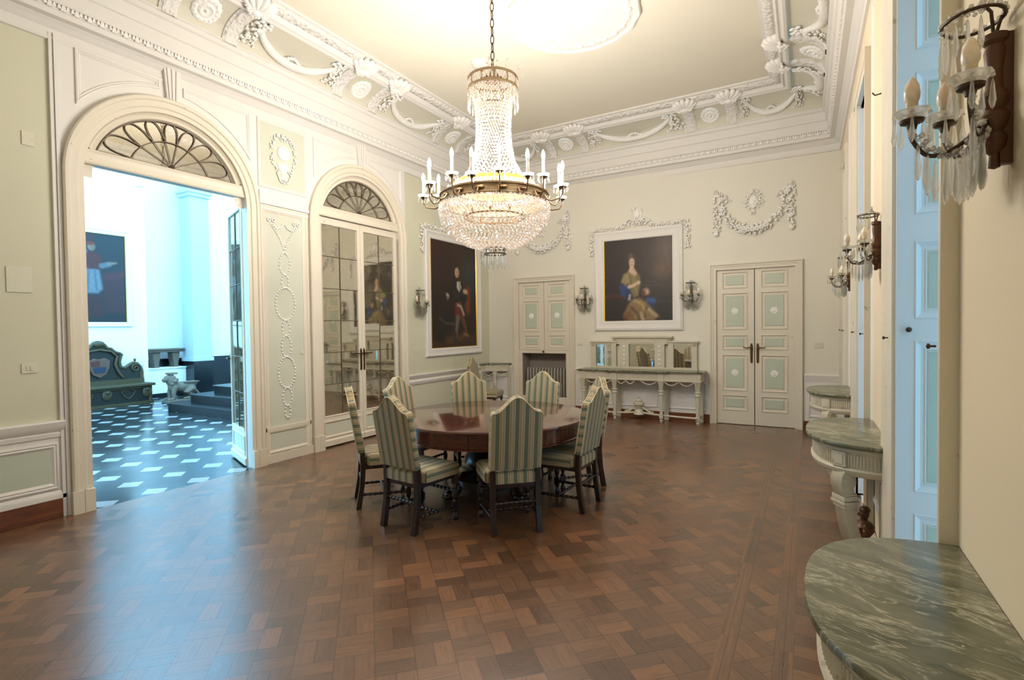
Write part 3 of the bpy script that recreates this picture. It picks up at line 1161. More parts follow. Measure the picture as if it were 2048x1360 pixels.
def mirror_leaf(parent, T):
    """leaf in local (a: 0 hinge .. LW free edge, o: room face +, z)"""
    zb, zt = 0.02, 3.135
    st, mu = 0.058, 0.0
    p0, p1, q0, q1 = st, LW - 0.05, 0.42, zt - 0.085
    mb = MB(T)
    mb.box(0.002, st, -0.035, 0.0, zb, zt)
    mb.box(LW - 0.05, LW - 0.002, -0.035, 0.0, zb, zt)
    mb.box(st, LW - 0.05, -0.035, 0.0, q1, zt)
    mb.box(st, LW - 0.05, -0.035, 0.0, 0.36, q0)
    mb.box(st, LW - 0.05, -0.035, 0.0, zb, 0.13)
    mb.frame(rect(p0 - 0.004, p1 + 0.004, q0 - 0.004, q1 + 0.004), [(0, 0.0), (0.004, 0.008), (0.014, 0.004), (0.018, -0.012)])
    mb.frame(rect(p0 - 0.004, p1 + 0.004, 0.13, 0.36), [(0, 0.0), (0.003, 0.010), (0.018, 0.006), (0.03, -0.008)])
    mb.grid([[(a, o, z) for o, z in ((0.0, zb), (0.018, zb), (0.02, 0.09), (0.008, 0.105), (0.0, 0.11))] for a in (0.002, LW - 0.002)], caps=True)
    leaf = mb.build('leaf', M['cream'], parent, smooth=30)
    mb = MB(T)
    mb.poly([(p0, -0.01, 0.13), (p1, -0.01, 0.13), (p1, -0.01, 0.36), (p0, -0.01, 0.36)])
    mb.build('panel', M['panelsage'], leaf, smooth=0)
    for i in range(2):
        for j in range(6):
            a0_, a1_ = p0 + (p1 - p0) * i / 2, p0 + (p1 - p0) * (i + 1) / 2
            z0_, z1_ = q0 + (q1 - q0) * j / 6, q0 + (q1 - q0) * (j + 1) / 6
            g = 0.003
            e = random.uniform(-0.0012, 0.0012)
            f = random.uniform(-0.0016, 0.0016)
            mb = MB(T)
            A_, B_ = a0_ + g, a1_ - g
            C_, D_ = z0_ + g, z1_ - g
            mb.add([(A_, -0.022, C_), (B_, -0.022, C_), (B_, -0.022, D_), (A_, -0.022, D_), (A_, -0.013 - e - f, C_), (B_, -0.013 + e - f, C_), (B_, -0.013 + e + f, D_), (A_, -0.013 - e + f, D_)],
                   [(0, 3, 2, 1), (4, 5, 6, 7), (0, 1, 5, 4), (1, 2, 6, 5), (2, 3, 7, 6), (3, 0, 4, 7)])
            mb.build('pane', M['mirror'], leaf, smooth=0)
    mb = MB(T)
    mb.tube([((p0 + p1) / 2, -0.008, q0), ((p0 + p1) / 2, -0.008, q1)], 0.0055, 6)
    for j in range(1, 6):
        z = q0 + (q1 - q0) * j / 6
        mb.tube([(p0, -0.008, z), (p1, -0.008, z)], 0.0055, 6)
    for a in (p0 + 0.004, p1 - 0.004):
        mb.tube([(a, -0.008, q0), (a, -0.008, q1)], 0.005, 6)
    for z in (q0 + 0.004, q1 - 0.004):
        mb.tube([(p0, -0.008, z), (p1, -0.008, z)], 0.005, 6)
    for j in range(7):
        for a in (p0 + 0.004, (p0 + p1) / 2, p1 - 0.004):
            mb.blob((a, -0.004, q0 + (q1 - q0) * j / 6), (0.008, 0.006, 0.008), None, 1)
    mb.build('leading', M['lead'], leaf)
    return leaf


# first arch: open, its right leaf folded back into the hall
d1 = arch_door('door_1', A1)
hinge = Vector((-0.075, 0.775, 0.0))
free = Vector((-0.775, 1.045, 0.0))
dd = (free - hinge).normalized()
nn = Vector((dd.y, -dd.x, 0))          # room face of the leaf, now turned toward -y
if nn.y > 0:
    nn = -nn
mirror_leaf(d1, lambda a, o, z: tuple(hinge + dd * a + nn * o + Vector((0, 0, z))))
door_handle(d1, LW - 0.028, -1, lambda a, o, z: tuple(hinge + dd * a + nn * o + Vector((0, 0, z))))
hl = Vector((-0.075, -0.775, 0.0))
dl = Vector((-0.95, -0.31, 0)).normalized()
nl = Vector((-dl.y, dl.x, 0))
if nl.y < 0:
    nl = -nl
mirror_leaf(d1, lambda a, o, z: tuple(hl + dl * a + nl * o + Vector((0, 0, z))))

# second arch: both mirrored leaves shut
d2 = arch_door('door_2', A2)
mirror_leaf(d2, lambda a, o, z: (o - 0.03, -0.768 + a, z))
mirror_leaf(d2, lambda a, o, z: (o - 0.03, 0.768 - a, z))
door_handle(d2, -0.030, -1, lambda a, o, z: (o - 0.03, a, z))
door_handle(d2, 0.030, 1, lambda a, o, z: (o - 0.03, a, z))
mb = MB(lambda a, o, z: (o, a, z))
mb.box(-0.008, 0.008, -0.03, -0.02, 0.02, 3.13)
mb.build('meeting_bead', M['cream'], d2)


# ------------------------------------------------------------------ panelled doors in the back wall
def wood_casing(mb, a0, a1, zt, w=0.10):
    prof = [(0.0, -0.04), (0.0, 0.018), (0.01, 0.022), (0.045, 0.022), (0.05, 0.03), (0.075, 0.034), (0.082, 0.05), (w, 0.05), (w, 0.0)]
    left = [[(a0 - d, o, z) for d, o in prof] for z in (0.0,)] + [[(a0 - d, o, zt + d) for d, o in prof]]
    right = [[(a1 + d, o, zt + d) for d, o in prof]] + [[(a1 + d, o, 0.0) for d, o in prof]]
    mb.grid(left + right)


def raised_panel(mb, a0, a1, z0, z1):
    mb.frame(rect(a0, a1, z0, z1), [(0, -0.001), (0, 0.006), (0.008, 0.011), (0.016, 0.004), (0.022, -0.010), (0.05, -0.010), (0.056, -0.004)])


def panel_leaf(parent, T, a0, a1, rows, med, zt, zb, matl=None):
    mb = MB(T)
    ps = [(a0 + 0.085, a1 - 0.095, p, q) for p, q in rows]
    wall_holes(mb, a0, a1, zb, zt, ps, 0.0)
    for e in (a0, a1):
        mb.poly([(e, 0, zb), (e, -0.04, zb), (e, -0.04, zt), (e, 0, zt)])
    mb.poly([(a0, 0, zt), (a1, 0, zt), (a1, -0.04, zt), (a0, -0.04, zt)])
    for p in ps:
        raised_panel(mb, *p)
    leaf = mb.build('leaf', M['cream'], parent, smooth=20)
    for k, (u0, u1, v0, v1) in enumerate(ps):
        mb = MB(T)
        i = 0.05
        mb.poly([(u0 + 0.018, -0.011, v0 + 0.018), (u1 - 0.018, -0.011, v0 + 0.018), (u1 - 0.018, -0.011, v1 - 0.018), (u0 + 0.018, -0.011, v1 - 0.018)])
        mb.frame(rect(u0 + i, u1 - i, v0 + i, v1 - i), [(0, -0.0105), (0.010, -0.0035), (0.0105, -0.003)])
        q = i + 0.0105
        mb.poly([(u0 + q, -0.003, v0 + q), (u1 - q, -0.003, v0 + q), (u1 - q, -0.003, v1 - q), (u0 + q, -0.003, v1 - q)])
        mb.build('panel', M['panelgreen'], leaf, smooth=0)
        if k in med:
            mb = MB(T)
            c = ((u0 + u1) / 2, -0.004, (v0 + v1) / 2)
            mb.lathe([(0.0, 0.012), (0.03, 0.012), (0.034, 0.006), (0.05, 0.008), (0.056, 0.0)], 20, c, Matrix.Rotation(radians(-90), 3, 'X'), scal=lambda t, r: 1.0 + (0.05 * cos(10 * t) if r > 0.04 else 0))
            for j in range(6):
                mb.blob((c[0] + 0.018 * cos(j * 1.05), 0.009, c[2] + 0.022 * sin(j * 1.05)), (0.009, 0.006, 0.009))
            mb.build('medallion', M['plaster'], leaf)
    return leaf


TBl = lambda a, o, z: (a, -o, z)
d4 = thing('door_4', (-0.78, YB, 0), 0, kind='structure')
mb = MB(TBl)
wood_casing(mb, -0.565, 0.565, 2.49)
mb.build('door_casing', M['cream'], d4, smooth=25)
R4_ = [(0.225, 0.475), (0.545, 1.125), (1.205, 1.445), (1.53, 2.12), (2.19, 2.455)]
panel_leaf(d4, lambda a, o, z: (a, 0.02 - o, z), -0.563, -0.006, R4_, (1, 3), 2.485, 0.008)
panel_leaf(d4, lambda a, o, z: (a, 0.02 - o, z), 0.006, 0.563, [(p, q) for p, q in R4_], (1, 3), 2.485, 0.008)
door_handle(d4, -0.045, -1, lambda a, o, z: (a, 0.02 - o, z), 1.18)
door_handle(d4, 0.045, 1, lambda a, o, z: (a, 0.02 - o, z), 1.18)
mb = MB(TBl)
mb.box(-0.57, 0.57, -0.10, -0.06, 0, 2.49)
mb.build('backing', M['black'], d4)

d3 = thing('door_3', (-4.50, YB, 0), 0, kind='structure')
mb = MB(TBl)
wood_casing(mb, -0.53, 0.57, 2.485)
mb.build('door_casing', M['cream'], d3, smooth=25)
R3_ = [(1.215, 1.455), (1.535, 2.125), (2.195, 2.435)]
T3 = lambda a, o, z: (a + 0.02, 0.02 - o, z)
panel_leaf(d3, T3, -0.545, -0.004, R3_, (1,), 2.48, 1.175)
panel_leaf(d3, T3, 0.004, 0.545, R3_, (1,), 2.48, 1.175)
mb = MB(TBl)
mb.box(-0.53, -0.465, -0.03, 0.0, 0.0, 1.17)
mb.box(0.475, 0.57, -0.03, 0.0, 0.0, 1.17)
mb.box(-0.465, 0.475, -0.03, 0.0, 1.105, 1.17)
mb.box(-0.465, 0.475, -0.03, 0.0, 0.0, 0.27)
mb.build('surround', M['cream'], d3, bevel=0.004)
mb = MB(TBl)
mb.lathe([(0.0, 0.0), (0.008, 0.0), (0.008, 0.02), (0.02, 0.026), (0.022, 0.036), (0.012, 0.044), (0, 0.045)], 14, (0.02, 0.0, 1.14), Matrix.Rotation(radians(90), 3, 'X') @ Matrix.Diagonal((1, 1, -1)))
mb.build('knob', M['bronze'], d3)
mb = MB(TBl)
mb.poly([(-0.5, -0.34, 0.2), (0.5, -0.34, 0.2), (0.5, -0.34, 1.15), (-0.5, -0.34, 1.15)])
for a in (-0.466, 0.476):
    mb.poly([(a, -0.02, 0.2), (a, -0.34, 0.2), (a, -0.34, 1.15), (a, -0.02, 1.15)])
mb.poly([(-0.5, -0.02, 1.12), (0.5, -0.02, 1.12), (0.5, -0.34, 1.12), (-0.5, -0.34, 1.12)])
mb.poly([(-0.5, -0.02, 0.262), (0.5, -0.02, 0.262), (0.5, -0.34, 0.262), (-0.5, -0.34, 0.262)])
mb.build('niche_lining', M['niche'], d3, smooth=0)

rad_ = thing('radiator', (-4.50, YB + 0.13, 0.262), 0, 'grey column radiator in the recess under the cupboard doors', 'radiator')
for k in range(13):
    x = -0.39 + k * 0.065
    mb = MB()
    mb.tube([(x, -0.035, 0.05), (x, -0.035, 0.50), (x, -0.02, 0.54), (x, 0.02, 0.54), (x, 0.035, 0.50), (x, 0.035, 0.05), (x, 0.02, 0.02), (x, -0.02, 0.02)], 0.022, 8, closed=True)
    mb.box(x - 0.010, x + 0.010, -0.04, 0.04, 0.0, 0.50)
    mb.build('radiator_column', M['radiator'], rad_)

# ------------------------------------------------------------------ windows with their folded shutters
SH_ROWS = [(0.10, 0.585), (0.70, 1.51), (1.62, 2.03), (2.17, 2.91), (3.02, 3.42)]
for i, (w0, w1, w2) in enumerate(WINS):
    root = thing('window_%d' % (i + 1), (XR0 - XRS * (w0 + w1) / 2, (w0 + w1) / 2, 0), 0, kind='structure')
    hw = (w1 - w0) / 2
    mb = MB()
    X = 0.56
    mb.box(X, X + 0.05, -hw, -hw + 0.05, 0, ZH)
    mb.box(X, X + 0.05, hw - 0.05, hw, 0, ZH)
    mb.box(X, X + 0.05, -0.03, 0.03, 0, ZH)
    for z in (0.0, 0.52, 1.26, 2.0, 2.74, ZH - 0.06):
        mb.box(X + 0.004, X + 0.046, -hw, hw, z, z + 0.055)
    mb.build('window_frame', M['white'], root, bevel=0.004)
    mb = MB()
    mb.box(X + 0.022, X + 0.028, -hw + 0.04, hw - 0.04, 0.04, ZH - 0.04)
    mb.build('window_pane', M['glass'], root, smooth=0)
    # shutter leaves against both sides of the reveal
    for side in (1, -1):
        yy = side * (hw - 0.02)
        T = (lambda s_, y_: (lambda a, o, z: (a, y_ - s_ * o, z)))(side, yy)
        mb = MB(T)
        a0, a1 = -0.022, 0.50
        ps = [(a0 + 0.078, a1 - 0.07, p, q) for p, q in SH_ROWS]
        wall_holes(mb, a0, a1, 0.02, ZH - 0.03, ps, 0.0)
        for p in ps:
            mb.frame(rect(*p), [(0, 0), (0.006, 0.006), (0.016, -0.002), (0.03, -0.012), (0.042, -0.012), (0.05, -0.007), (0.056, -0.012), (0.062, -0.007)])
        mb.poly([(a0, 0, 0.02), (a0, -0.03, 0.02), (a0, -0.03, ZH - 0.03), (a0, 0, ZH - 0.03)])
        sh = mb.build('shutter', M['white'], root, smooth=20)
        for k, (p, q, z0, z1) in enumerate(ps):
            mb = MB(T)
            mb.poly([(p + 0.05, -0.010, z0 + 0.05), (q - 0.05, -0.010, z0 + 0.05), (q - 0.05, -0.010, z1 - 0.05), (p + 0.05, -0.010, z1 - 0.05)])
            mb.build('panel', M['panelgreen'], sh, smooth=0)
        for zc in (1.13, 2.54):
            mb = MB(T)
            mb.lathe([(0.0, 0.012), (0.03, 0.012), (0.036, 0.006), (0.052, 0.008), (0.058, 0.0)], 20, (0.245, -0.008, zc), Matrix.Rotation(radians(-90), 3, 'X'))
            for j in range(6):
                mb.blob((0.245 + 0.022 * cos(j * 1.05), 0.004, zc + 0.024 * sin(j * 1.05)), (0.009, 0.006, 0.009))
            mb.build('medallion', M['plaster'], sh)
        mb = MB(T)
        mb.lathe([(0.0, 0.0), (0.005, 0.0), (0.005, 0.015), (0.013, 0.02), (0.014, 0.028), (0, 0.034)], 12, (0.03, 0.0, 1.565), Matrix.Rotation(radians(-90), 3, 'X'))
        mb.build('knob', M['iron'], sh)
    # dark pull knobs on the casing, sticking out into the room
    mb = MB()
    for y_, z_ in ((-hw - 0.05, 1.52), (hw + 0.06, 1.52)):
        mb.lathe([(0.0, 0.0), (0.004, 0.0), (0.0035, 0.014), (0.009, 0.018), (0.010, 0.024), (0, 0.028)], 12, (-0.048, y_, z_), Matrix.Rotation(radians(-90), 3, 'Y'))
        mb.build('casing_knob', M['iron'], root)
        mb = MB()
    yc = (w0 + w1) / 2
    portal((XR0 - XRS * yc + 0.66, yc, ZH / 2), (-1, 0, 0), w1 - w0 + 0.1, ZH + 0.1)
# bronze hooks beside the windows
# ------------------------------------------------------------------ dining table
TC = Vector((-2.75, 4.38, 0))
tb = thing('dining_table', TC, 0.35, 'round polished mahogany dining table on a heavy dark pedestal', 'table')
mb = MB()
mb.lathe([(0.0, 0.728), (0.93, 0.728), (0.948, 0.734), (0.952, 0.745), (0.946, 0.757), (0.935, 0.76), (0.0, 0.76)], 96)
mb.build('tabletop', M['mahogany'], tb, smooth=40)
for k in range(4):
    mb = MB()
    a0, a1 = k * pi / 2 + 0.003, (k + 1) * pi / 2 - 0.003
    rows = []
    for i in range(25):
        t = a0 + (a1 - a0) * i / 24
        rows.append([(r * cos(t), r * sin(t), z) for r, z in ((0.86, 0.728), (0.905, 0.728), (0.905, 0.61), (0.912, 0.604), (0.912, 0.592), (0.90, 0.588), (0.86, 0.588))])
    mb.grid(rows, cu=True, caps=True)
    mb.build('apron', M['mahogany'], tb, smooth=40)
mb = MB()
mb.lathe([(0.0, 0.73), (0.42, 0.73), (0.42, 0.70), (0.22, 0.66), (0.17, 0.60), (0.15, 0.52), (0.19, 0.44), (0.26, 0.36), (0.28, 0.30), (0.22, 0.25), (0.20, 0.22), (0.34, 0.20), (0.40, 0.17), (0.40, 0.10), (0.0, 0.10)], 40)
mb.build('pedestal', M['darkwood'], tb, smooth=40)
for k in range(4):
    t = pi / 4 + k * pi / 2
    R = Matrix.Rotation(t, 4, 'Z')
    mb = MB(R)
    mb.tube([(0.20, 0, 0.16), (0.31, 0, 0.17), (0.38, 0, 0.12), (0.43, 0, 0.055), (0.47, 0, 0.05)], [0.075, 0.07, 0.055, 0.05, 0.045], 12)
    mb.blob((0.46, 0, 0.045), (0.07, 0.06, 0.045), None, 2)
    for s_ in (-1, 0, 1):
        mb.blob((0.51, s_ * 0.03, 0.03), (0.03, 0.016, 0.028), None, 2)
    mb.build('foot', M['darkwood'], tb)

# ------------------------------------------------------------------ chairs
LEAN = radians(9.5)


def back_T(x, t, s):
    return (x, -0.012 - s * sin(LEAN) + t * cos(LEAN), 0.505 + s * cos(LEAN) + t * sin(LEAN))


def camel(w=0.207, h=0.582, sh=0.458):
    half = [(w, 0.0), (w, sh - 0.03), (w - 0.004, sh - 0.012), (w - 0.014, sh + 0.002)]
    for i in range(13):
        x = (w - 0.02) * (1 - i / 12)
        f = 0.5 + 0.5 * cos(pi * min(1, x / (w - 0.02)))
        half.append((x, sh + 0.004 + (h - sh - 0.004) * f ** 1.15))
    left = [(-x, y) for x, y in reversed(half[:-1])]
    return half + left


def turned(mb, p0, p1, r, n=10, turns=9):
    p0, p1 = Vector(p0), Vector(p1)
    m = turns * 4
    pts, rs = [], []
    for i in range(m + 1):
        f = i / m
        pts.append(p0.lerp(p1, f))
        e = min(f, 1 - f)
        rs.append(r * (0.72 + 0.42 * abs(sin(pi * turns * f))) if e > 0.06 else r * 1.25)
    mb.tube(pts, rs, n)


def make_chair(loc, rz, label, group):
    c = thing('dining_chair', loc, rz, label, 'chair', group)
    # seat
    mb = MB()
    rows = []
    for z, g in ((0.385, 0.012), (0.392, 0.0), (0.462, 0.0), (0.480, 0.012), (0.490, 0.04), (0.496, 0.10)):
        poly = [(-0.158 + g * .6, -0.025 + g), (0.158 - g * .6, -0.025 + g), (0.162 - g * .6, 0.03), (0.232 - g, 0.05 + g), (0.238 - g, 0.40 - g * .5), (0.222 - g, 0.435 - g), (-0.222 + g, 0.435 - g), (-0.238 + g, 0.40 - g * .5), (-0.232 + g, 0.05 + g), (-0.162 + g * .6, 0.03)]
        rows.append([(x, y, z) for x, y in poly])
    mb.grid(rows, cu=True, caps=True)
    mb.build('seat', M['stripe'], c, smooth=50)
    mb = MB()
    mb.box(-0.20, 0.20, -0.01, 0.42, 0.352, 0.386)
    mb.build('seat_frame', M['darkwood'], c, bevel=0.004)
    # back: padded both sides
    out = camel()
    mb = MB()
    rows = []
    for t, d in ((-0.030, 0.014), (-0.0285, 0.004), (-0.022, 0.0), (0.022, 0.0), (0.029, 0.004), (0.033, 0.012), (0.034, 0.02)):
        rows.append([back_T(x, t, s) for x, s in inset(out, d)])
    mb.grid(rows, cu=True, caps=True)
    bk = mb.build('backrest', M['stripe'], c, smooth=50)
    mb = MB()
    for t in (-0.029, 0.027):
        o2 = inset(out, 0.001)
        i0 = 1
        mb.tube([back_T(x, t, s) for x, s in o2[1:]], 0.0042, 6)
    mb.build('lit_edge', M['lit_edge'], bk)  # added cord that paints the lit edge of the backrest
    # rear legs: square, raked
    for s_ in (-1, 1):
        mb = MB()
        rows = []
        x = 0.182 * s_
        for z, y in ((0.0, -0.045), (0.20, -0.012), (0.36, 0.0), (0.50, -0.004), (0.57, -0.02)):
            h = 0.0215 if z > 0.1 else 0.023
            rows.append([(x - h, y - h, z), (x + h, y - h, z), (x + h, y + h, z), (x - h, y + h, z)])
        mb.grid(rows, cu=True, caps=True)
        mb.build('leg', M['darkwood'], c, smooth=0, bevel=0.003)
    for s_ in (-1, 1):
        mb = MB()
        mb.lathe([(0.0, 0.0), (0.020, 0.0), (0.026, 0.02), (0.020, 0.045), (0.014, 0.06), (0.022, 0.075), (0.022, 0.14)], 14, (0.205 * s_, 0.395, 0))
        mb.box(0.205 * s_ - 0.022, 0.205 * s_ + 0.022, 0.373, 0.417, 0.085, 0.15)
        mb.lathe([(0.014, 0.14), (0.022, 0.155), (0.014, 0.17), (0.024, 0.20), (0.026, 0.23), (0.015, 0.26), (0.022, 0.275), (0.014, 0.29), (0.018, 0.31)], 14, (0.205 * s_, 0.395, 0))
        mb.box(0.205 * s_ - 0.022, 0.205 * s_ + 0.022, 0.373, 0.417, 0.305, 0.386)
        mb.build('leg', M['darkwood'], c, smooth=45)
    for s_ in (-1, 1):
        mb = MB()
        turned(mb, (0.182 * s_, -0.015, 0.125), (0.205 * s_, 0.395, 0.118), 0.013)
        mb.build('stretcher', M['darkwood'], c)
    for a, b in (((-0.194, 0.19, 0.122), (0.194, 0.19, 0.122)), ((-0.205, 0.395, 0.245), (0.205, 0.395, 0.245)), ((-0.182, -0.008, 0.235), (0.182, -0.008, 0.235))):
        mb = MB()
        turned(mb, a, b, 0.013)
        mb.build('stretcher', M['darkwood'], c)
    return c


GRP = 'striped dining chairs'
# angle about the table, distance, label
CH = [(-48.5, 1.105, 'striped dining chair seen squarely from behind at the front of the round table', 2.0),
      (-95.0, 1.195, 'striped dining chair with its back to us at the front left of the table', -2.5),
      (-135.0, 1.235, 'striped dining chair seen edge-on at the far left of the round table', 4.0),
      (180.0, 1.12, 'striped dining chair facing right, between the mirrored doors and the tabletop', 0.0),
      (135.0, 1.115, 'striped dining chair facing us across the table, below the dark portrait of a man', 0.0),
      (91.0, 1.11, 'striped dining chair facing us across the table, in front of the radiator recess', 0.0),
      (43.5, 1.065, 'striped dining chair at the right of the table, mostly hidden behind another chair', 0.0),
      (-0.8, 1.005, 'striped dining chair in side view at the right edge of the round table', -1.0)]
chair0 = None
for ang, r, lab, tw in CH:
    a = radians(ang)
    p = TC + Vector((r * cos(a), r * sin(a), 0))
    rz = a + pi / 2 + radians(tw)
    if chair0 is None:
        chair0 = make_chair(p, rz, lab, GRP)
    else:
        dup(chair0, p, (0, 0, rz), lab, GRP)
dup(chair0, (-5.27, 7.93, 0), (0, 0, -pi / 2 + radians(14)), 'lone striped chair standing against the left wall under the dark portrait of a man', GRP)


# ------------------------------------------------------------------ half-round marble consoles on the window wall
def demi(hw, d, n=40, e=2.5):
    pts = []
    for i in range(n + 1):
        t = pi * i / n
        c, s_ = cos(t), sin(t)
        pts.append((hw * (abs(c) ** (2 / e)) * (1 if c >= 0 else -1), d * (s_ ** (2 / e))))
    return pts


def demi_at(hw, d, t, e=2.5):
    c, s_ = cos(t), sin(t)
    return hw * (abs(c) ** (2 / e)) * (1 if c >= 0 else -1), d * (max(0, s_) ** (2 / e))


def console(name, loc, rz, hw, dep, label, group):
    c = thing(name, loc, rz, label, 'console table', group)
    mb = MB()
    rows = []
    for z, g in ((0.838, 0.012), (0.842, 0.004), (0.850, 0.0), (0.862, 0.0), (0.868, 0.003), (0.870, 0.008)):
        rows.append([(x, y, z) for x, y in demi(hw - g, dep - g)])
    mb.grid(rows, cu=True, caps=True)
    mb.build('marble_top', M['marble'], c, smooth=40)
    mb = MB()
    rows = []
    for z, g in ((0.838, 0.03), (0.815, 0.03), (0.812, 0.045), (0.715, 0.048), (0.712, 0.038), (0.702, 0.032), (0.690, 0.036), (0.672, 0.042), (0.664, 0.05), (0.664, 0.09)):
        rows.append([(x, y, z) for x, y in demi(hw - g, dep - g, 48)])
    mb.grid(rows)
    mb.build('apron', M['greypaint'], c, smooth=40)
    # flutes between plain square blocks
    mb = MB()
    blocks = (radians(35), radians(145))
    N = 74
    for lo, hi in ((0.0, blocks[0] - 0.1), (blocks[0] + 0.1, blocks[1] - 0.1), (blocks[1] + 0.1, pi)):
        mb = MB()
        for i in range(1, N):
            t = pi * i / N
            if not lo < t < hi:
                continue
            x, y = demi_at(hw - 0.046, dep - 0.046, t)
            mb.tube([(x, y, 0.728), (x, y, 0.798)], 0.0065, 6)
        mb.build('fluting', M['greypaint'], c)
    for b in blocks:
        x, y = demi_at(hw - 0.046, dep - 0.046, b)
        x2, y2 = demi_at(hw - 0.046, dep - 0.046, b + 0.02)
        ang = atan2(y2 - y, x2 - x)
        R = Matrix.Rotation(ang, 3, 'Z')
        mb = MB()
        mb.cbox((x, y, 0.763), (0.085, 0.03, 0.096), R)
        mb.cbox((x, y, 0.763), (0.055, 0.037, 0.066), R)
        mb.build('block', M['greypaint'], c, bevel=0.003)
    # scrolled legs sweeping back to the wall
    for b in blocks:
        x, y = demi_at(hw - 0.075, dep - 0.075, b)
        sx = 1 if x > 0 else -1
        out = Vector((x * 0.75, y, 0)).normalized()
        tan = Vector((-out.y, out.x, 0))
        base = Vector((x, y, 0))
        foot = Vector((x * 0.62, 0.05, 0))

        def L(r, z):
            f = r          # 0 at the apron, 1 at the wall
            p = base.lerp(foot, f)
            return Vector((p.x, p.y, z))
        path = [(0.05, 0.665), (-0.03, 0.645), (-0.05, 0.61), (-0.02, 0.57), (0.03, 0.54), (0.05, 0.51), (0.05, 0.475), (0.07, 0.43), (0.12, 0.365), (0.22, 0.285), (0.36, 0.21), (0.54, 0.155), (0.74, 0.115), (0.92, 0.09), (1.0, 0.085)]
        pts = [L(r, z) for r, z in path]
        # smooth the path
        fine = []
        for i in range(len(pts) - 1):
            p0, p1, p2, p3 = pts[max(i - 1, 0)], pts[i], pts[i + 1], pts[min(i + 2, len(pts) - 1)]
            for k in range(4):
                u = k / 4
                fine.append(0.5 * ((2 * p1) + (p2 - p0) * u + (2 * p0 - 5 * p1 + 4 * p2 - p3) * u * u + (3 * p1 - p0 - 3 * p2 + p3) * u ** 3))
        fine.append(pts[-1])
        axis = (base - foot)
        axis.z = 0
        axis.normalize()
        tan = Vector((-axis.y, axis.x, 0))
        rows = []
        for i, p in enumerate(fine):
            d = (fine[min(i + 1, len(fine) - 1)] - fine[max(i - 1, 0)]).normalized()
            nrm = tan.cross(d).normalized()
            if nrm.dot(axis + Vector((0, 0, -0.6))) < 0:
                nrm = -nrm
            f = i / (len(fine) - 1)
            wd = 0.046 - 0.010 * f
            th = 0.040 - 0.008 * f
            row = []
            for k in range(11):
                u = -1 + 2 * k / 10
                row.append(p + tan * (u * wd) + nrm * (th + (0.006 if k % 2 else 0.0)))
            row += [p + tan * wd - nrm * th, p - tan * wd - nrm * th]
            rows.append(row)
        mb = MB()
        mb.grid(rows, cu=True, caps=True)
        lg = mb.build('leg', M['greypaint'], c, smooth=30)
        mb = MB()
        Rm = Matrix((tan, axis, Vector((0, 0, 1)))).transposed()
        for s_ in (-1, 1):
            cc = L(0.02, 0.618) + tan * (s_ * 0.047)
            sp = []
            for k in range(26):
                q = k / 25
                rr = 0.046 * (1 - q * 0.85)
                a_ = q * 4.2 * pi + 0.8
                sp.append(cc + axis * (rr * cos(a_)) + Vector((0, 0, rr * sin(a_))))
            mb.tube(sp, 0.008, 6)
            mb.lathe([(0, 0.004), (0.044, 0.004), (0.044, -0.006)], 20, cc, Rm @ Matrix.Rotation(radians(90), 3, 'Y'))
        mb.build('scroll', M['greypaint'], lg)
        mb = MB()
        mb.cbox(L(0.05, 0.515), (0.105, 0.095, 0.028), Rm)
        mb.cbox(L(0.055, 0.487), (0.115, 0.105, 0.018), Rm)
        mb.cbox(L(0.05, 0.538), (0.098, 0.088, 0.014), Rm)
        mb.cbox(L(0.06, 0.465), (0.10, 0.088, 0.022), Rm)
        for k in range(7):
            f = k / 6
            mb.blob(L(-0.13 + 0.05 * f, 0.645 - 0.10 * f), (0.013, 0.013, 0.010))
        mb.build('collar', M['greypaint'], lg, bevel=0.002)
    # wall posts and the small carved figure between the feet
    for s_ in (-1, 1):
        mb = MB()
        mb.box(s_ * hw * 0.72 - 0.035, s_ * hw * 0.72 + 0.035, 0.0, 0.035, 0.0, 0.68)
        mb.box(s_ * hw * 0.72 - 0.022, s_ * hw * 0.72 + 0.022, 0.035, 0.043, 0.06, 0.62)
        mb.build('wall_post', M['greypaint'], c, bevel=0.003)
    mb = MB()
    mb.box(-hw * 0.68, hw * 0.68, 0.0, 0.11, 0.0, 0.085)
    mb.build('base_rail', M['greypaint'], c, bevel=0.004)
    mb = MB(Matrix.Translation((0, 0, 0.055)))
    mb.lathe([(0.0, 0.03), (0.06, 0.03), (0.06, 0.055), (0.04, 0.07), (0.035, 0.09), (0.06, 0.13), (0.062, 0.165), (0.04, 0.19), (0.022, 0.20), (0.022, 0.215), (0.0, 0.22)], 20, (0, 0.09, 0))
    mb.blob((0, 0.09, 0.245), (0.030, 0.032, 0.042), None, 2)
    mb.blob((0, 0.122, 0.238), (0.007, 0.008, 0.012), None, 1)
    mb.blob((0, 0.085, 0.272), (0.036, 0.034, 0.026), None, 2)
    for s_ in (-1, 1):
        mb.blob((s_ * 0.066, 0.09, 0.165), (0.016, 0.016, 0.03), None, 2)
        mb.tube([(s_ * 0.05, 0.09, 0.18), (s_ * 0.085, 0.095, 0.15), (s_ * 0.06, 0.10, 0.11)], 0.009, 6)
    mb.build('carved_figure', M['brownwood'], c)
    return c


def rw(a, o=0.0, z=0.0):
    return Vector((XR0 - XRS * a - o, a, z))


CG = 'half-round consoles along the window wall'
con = console('console_table', rw(1.70, 0.004), pi / 2 + RTH, 0.50, 0.438, 'green marble half-round console in the near right corner of the picture', CG)
dup(con, rw(4.28, 0.004), (0, 0, pi / 2 + RTH), 'green marble half-round console with scrolled legs, the middle one along the window wall', CG, (1.14, 1.0, 1.0))
dup(con, rw(6.84, 0.004), (0, 0, pi / 2 + RTH), 'green marble half-round console, farthest of those along the window wall', CG, (1.05, 1.0, 1.0))


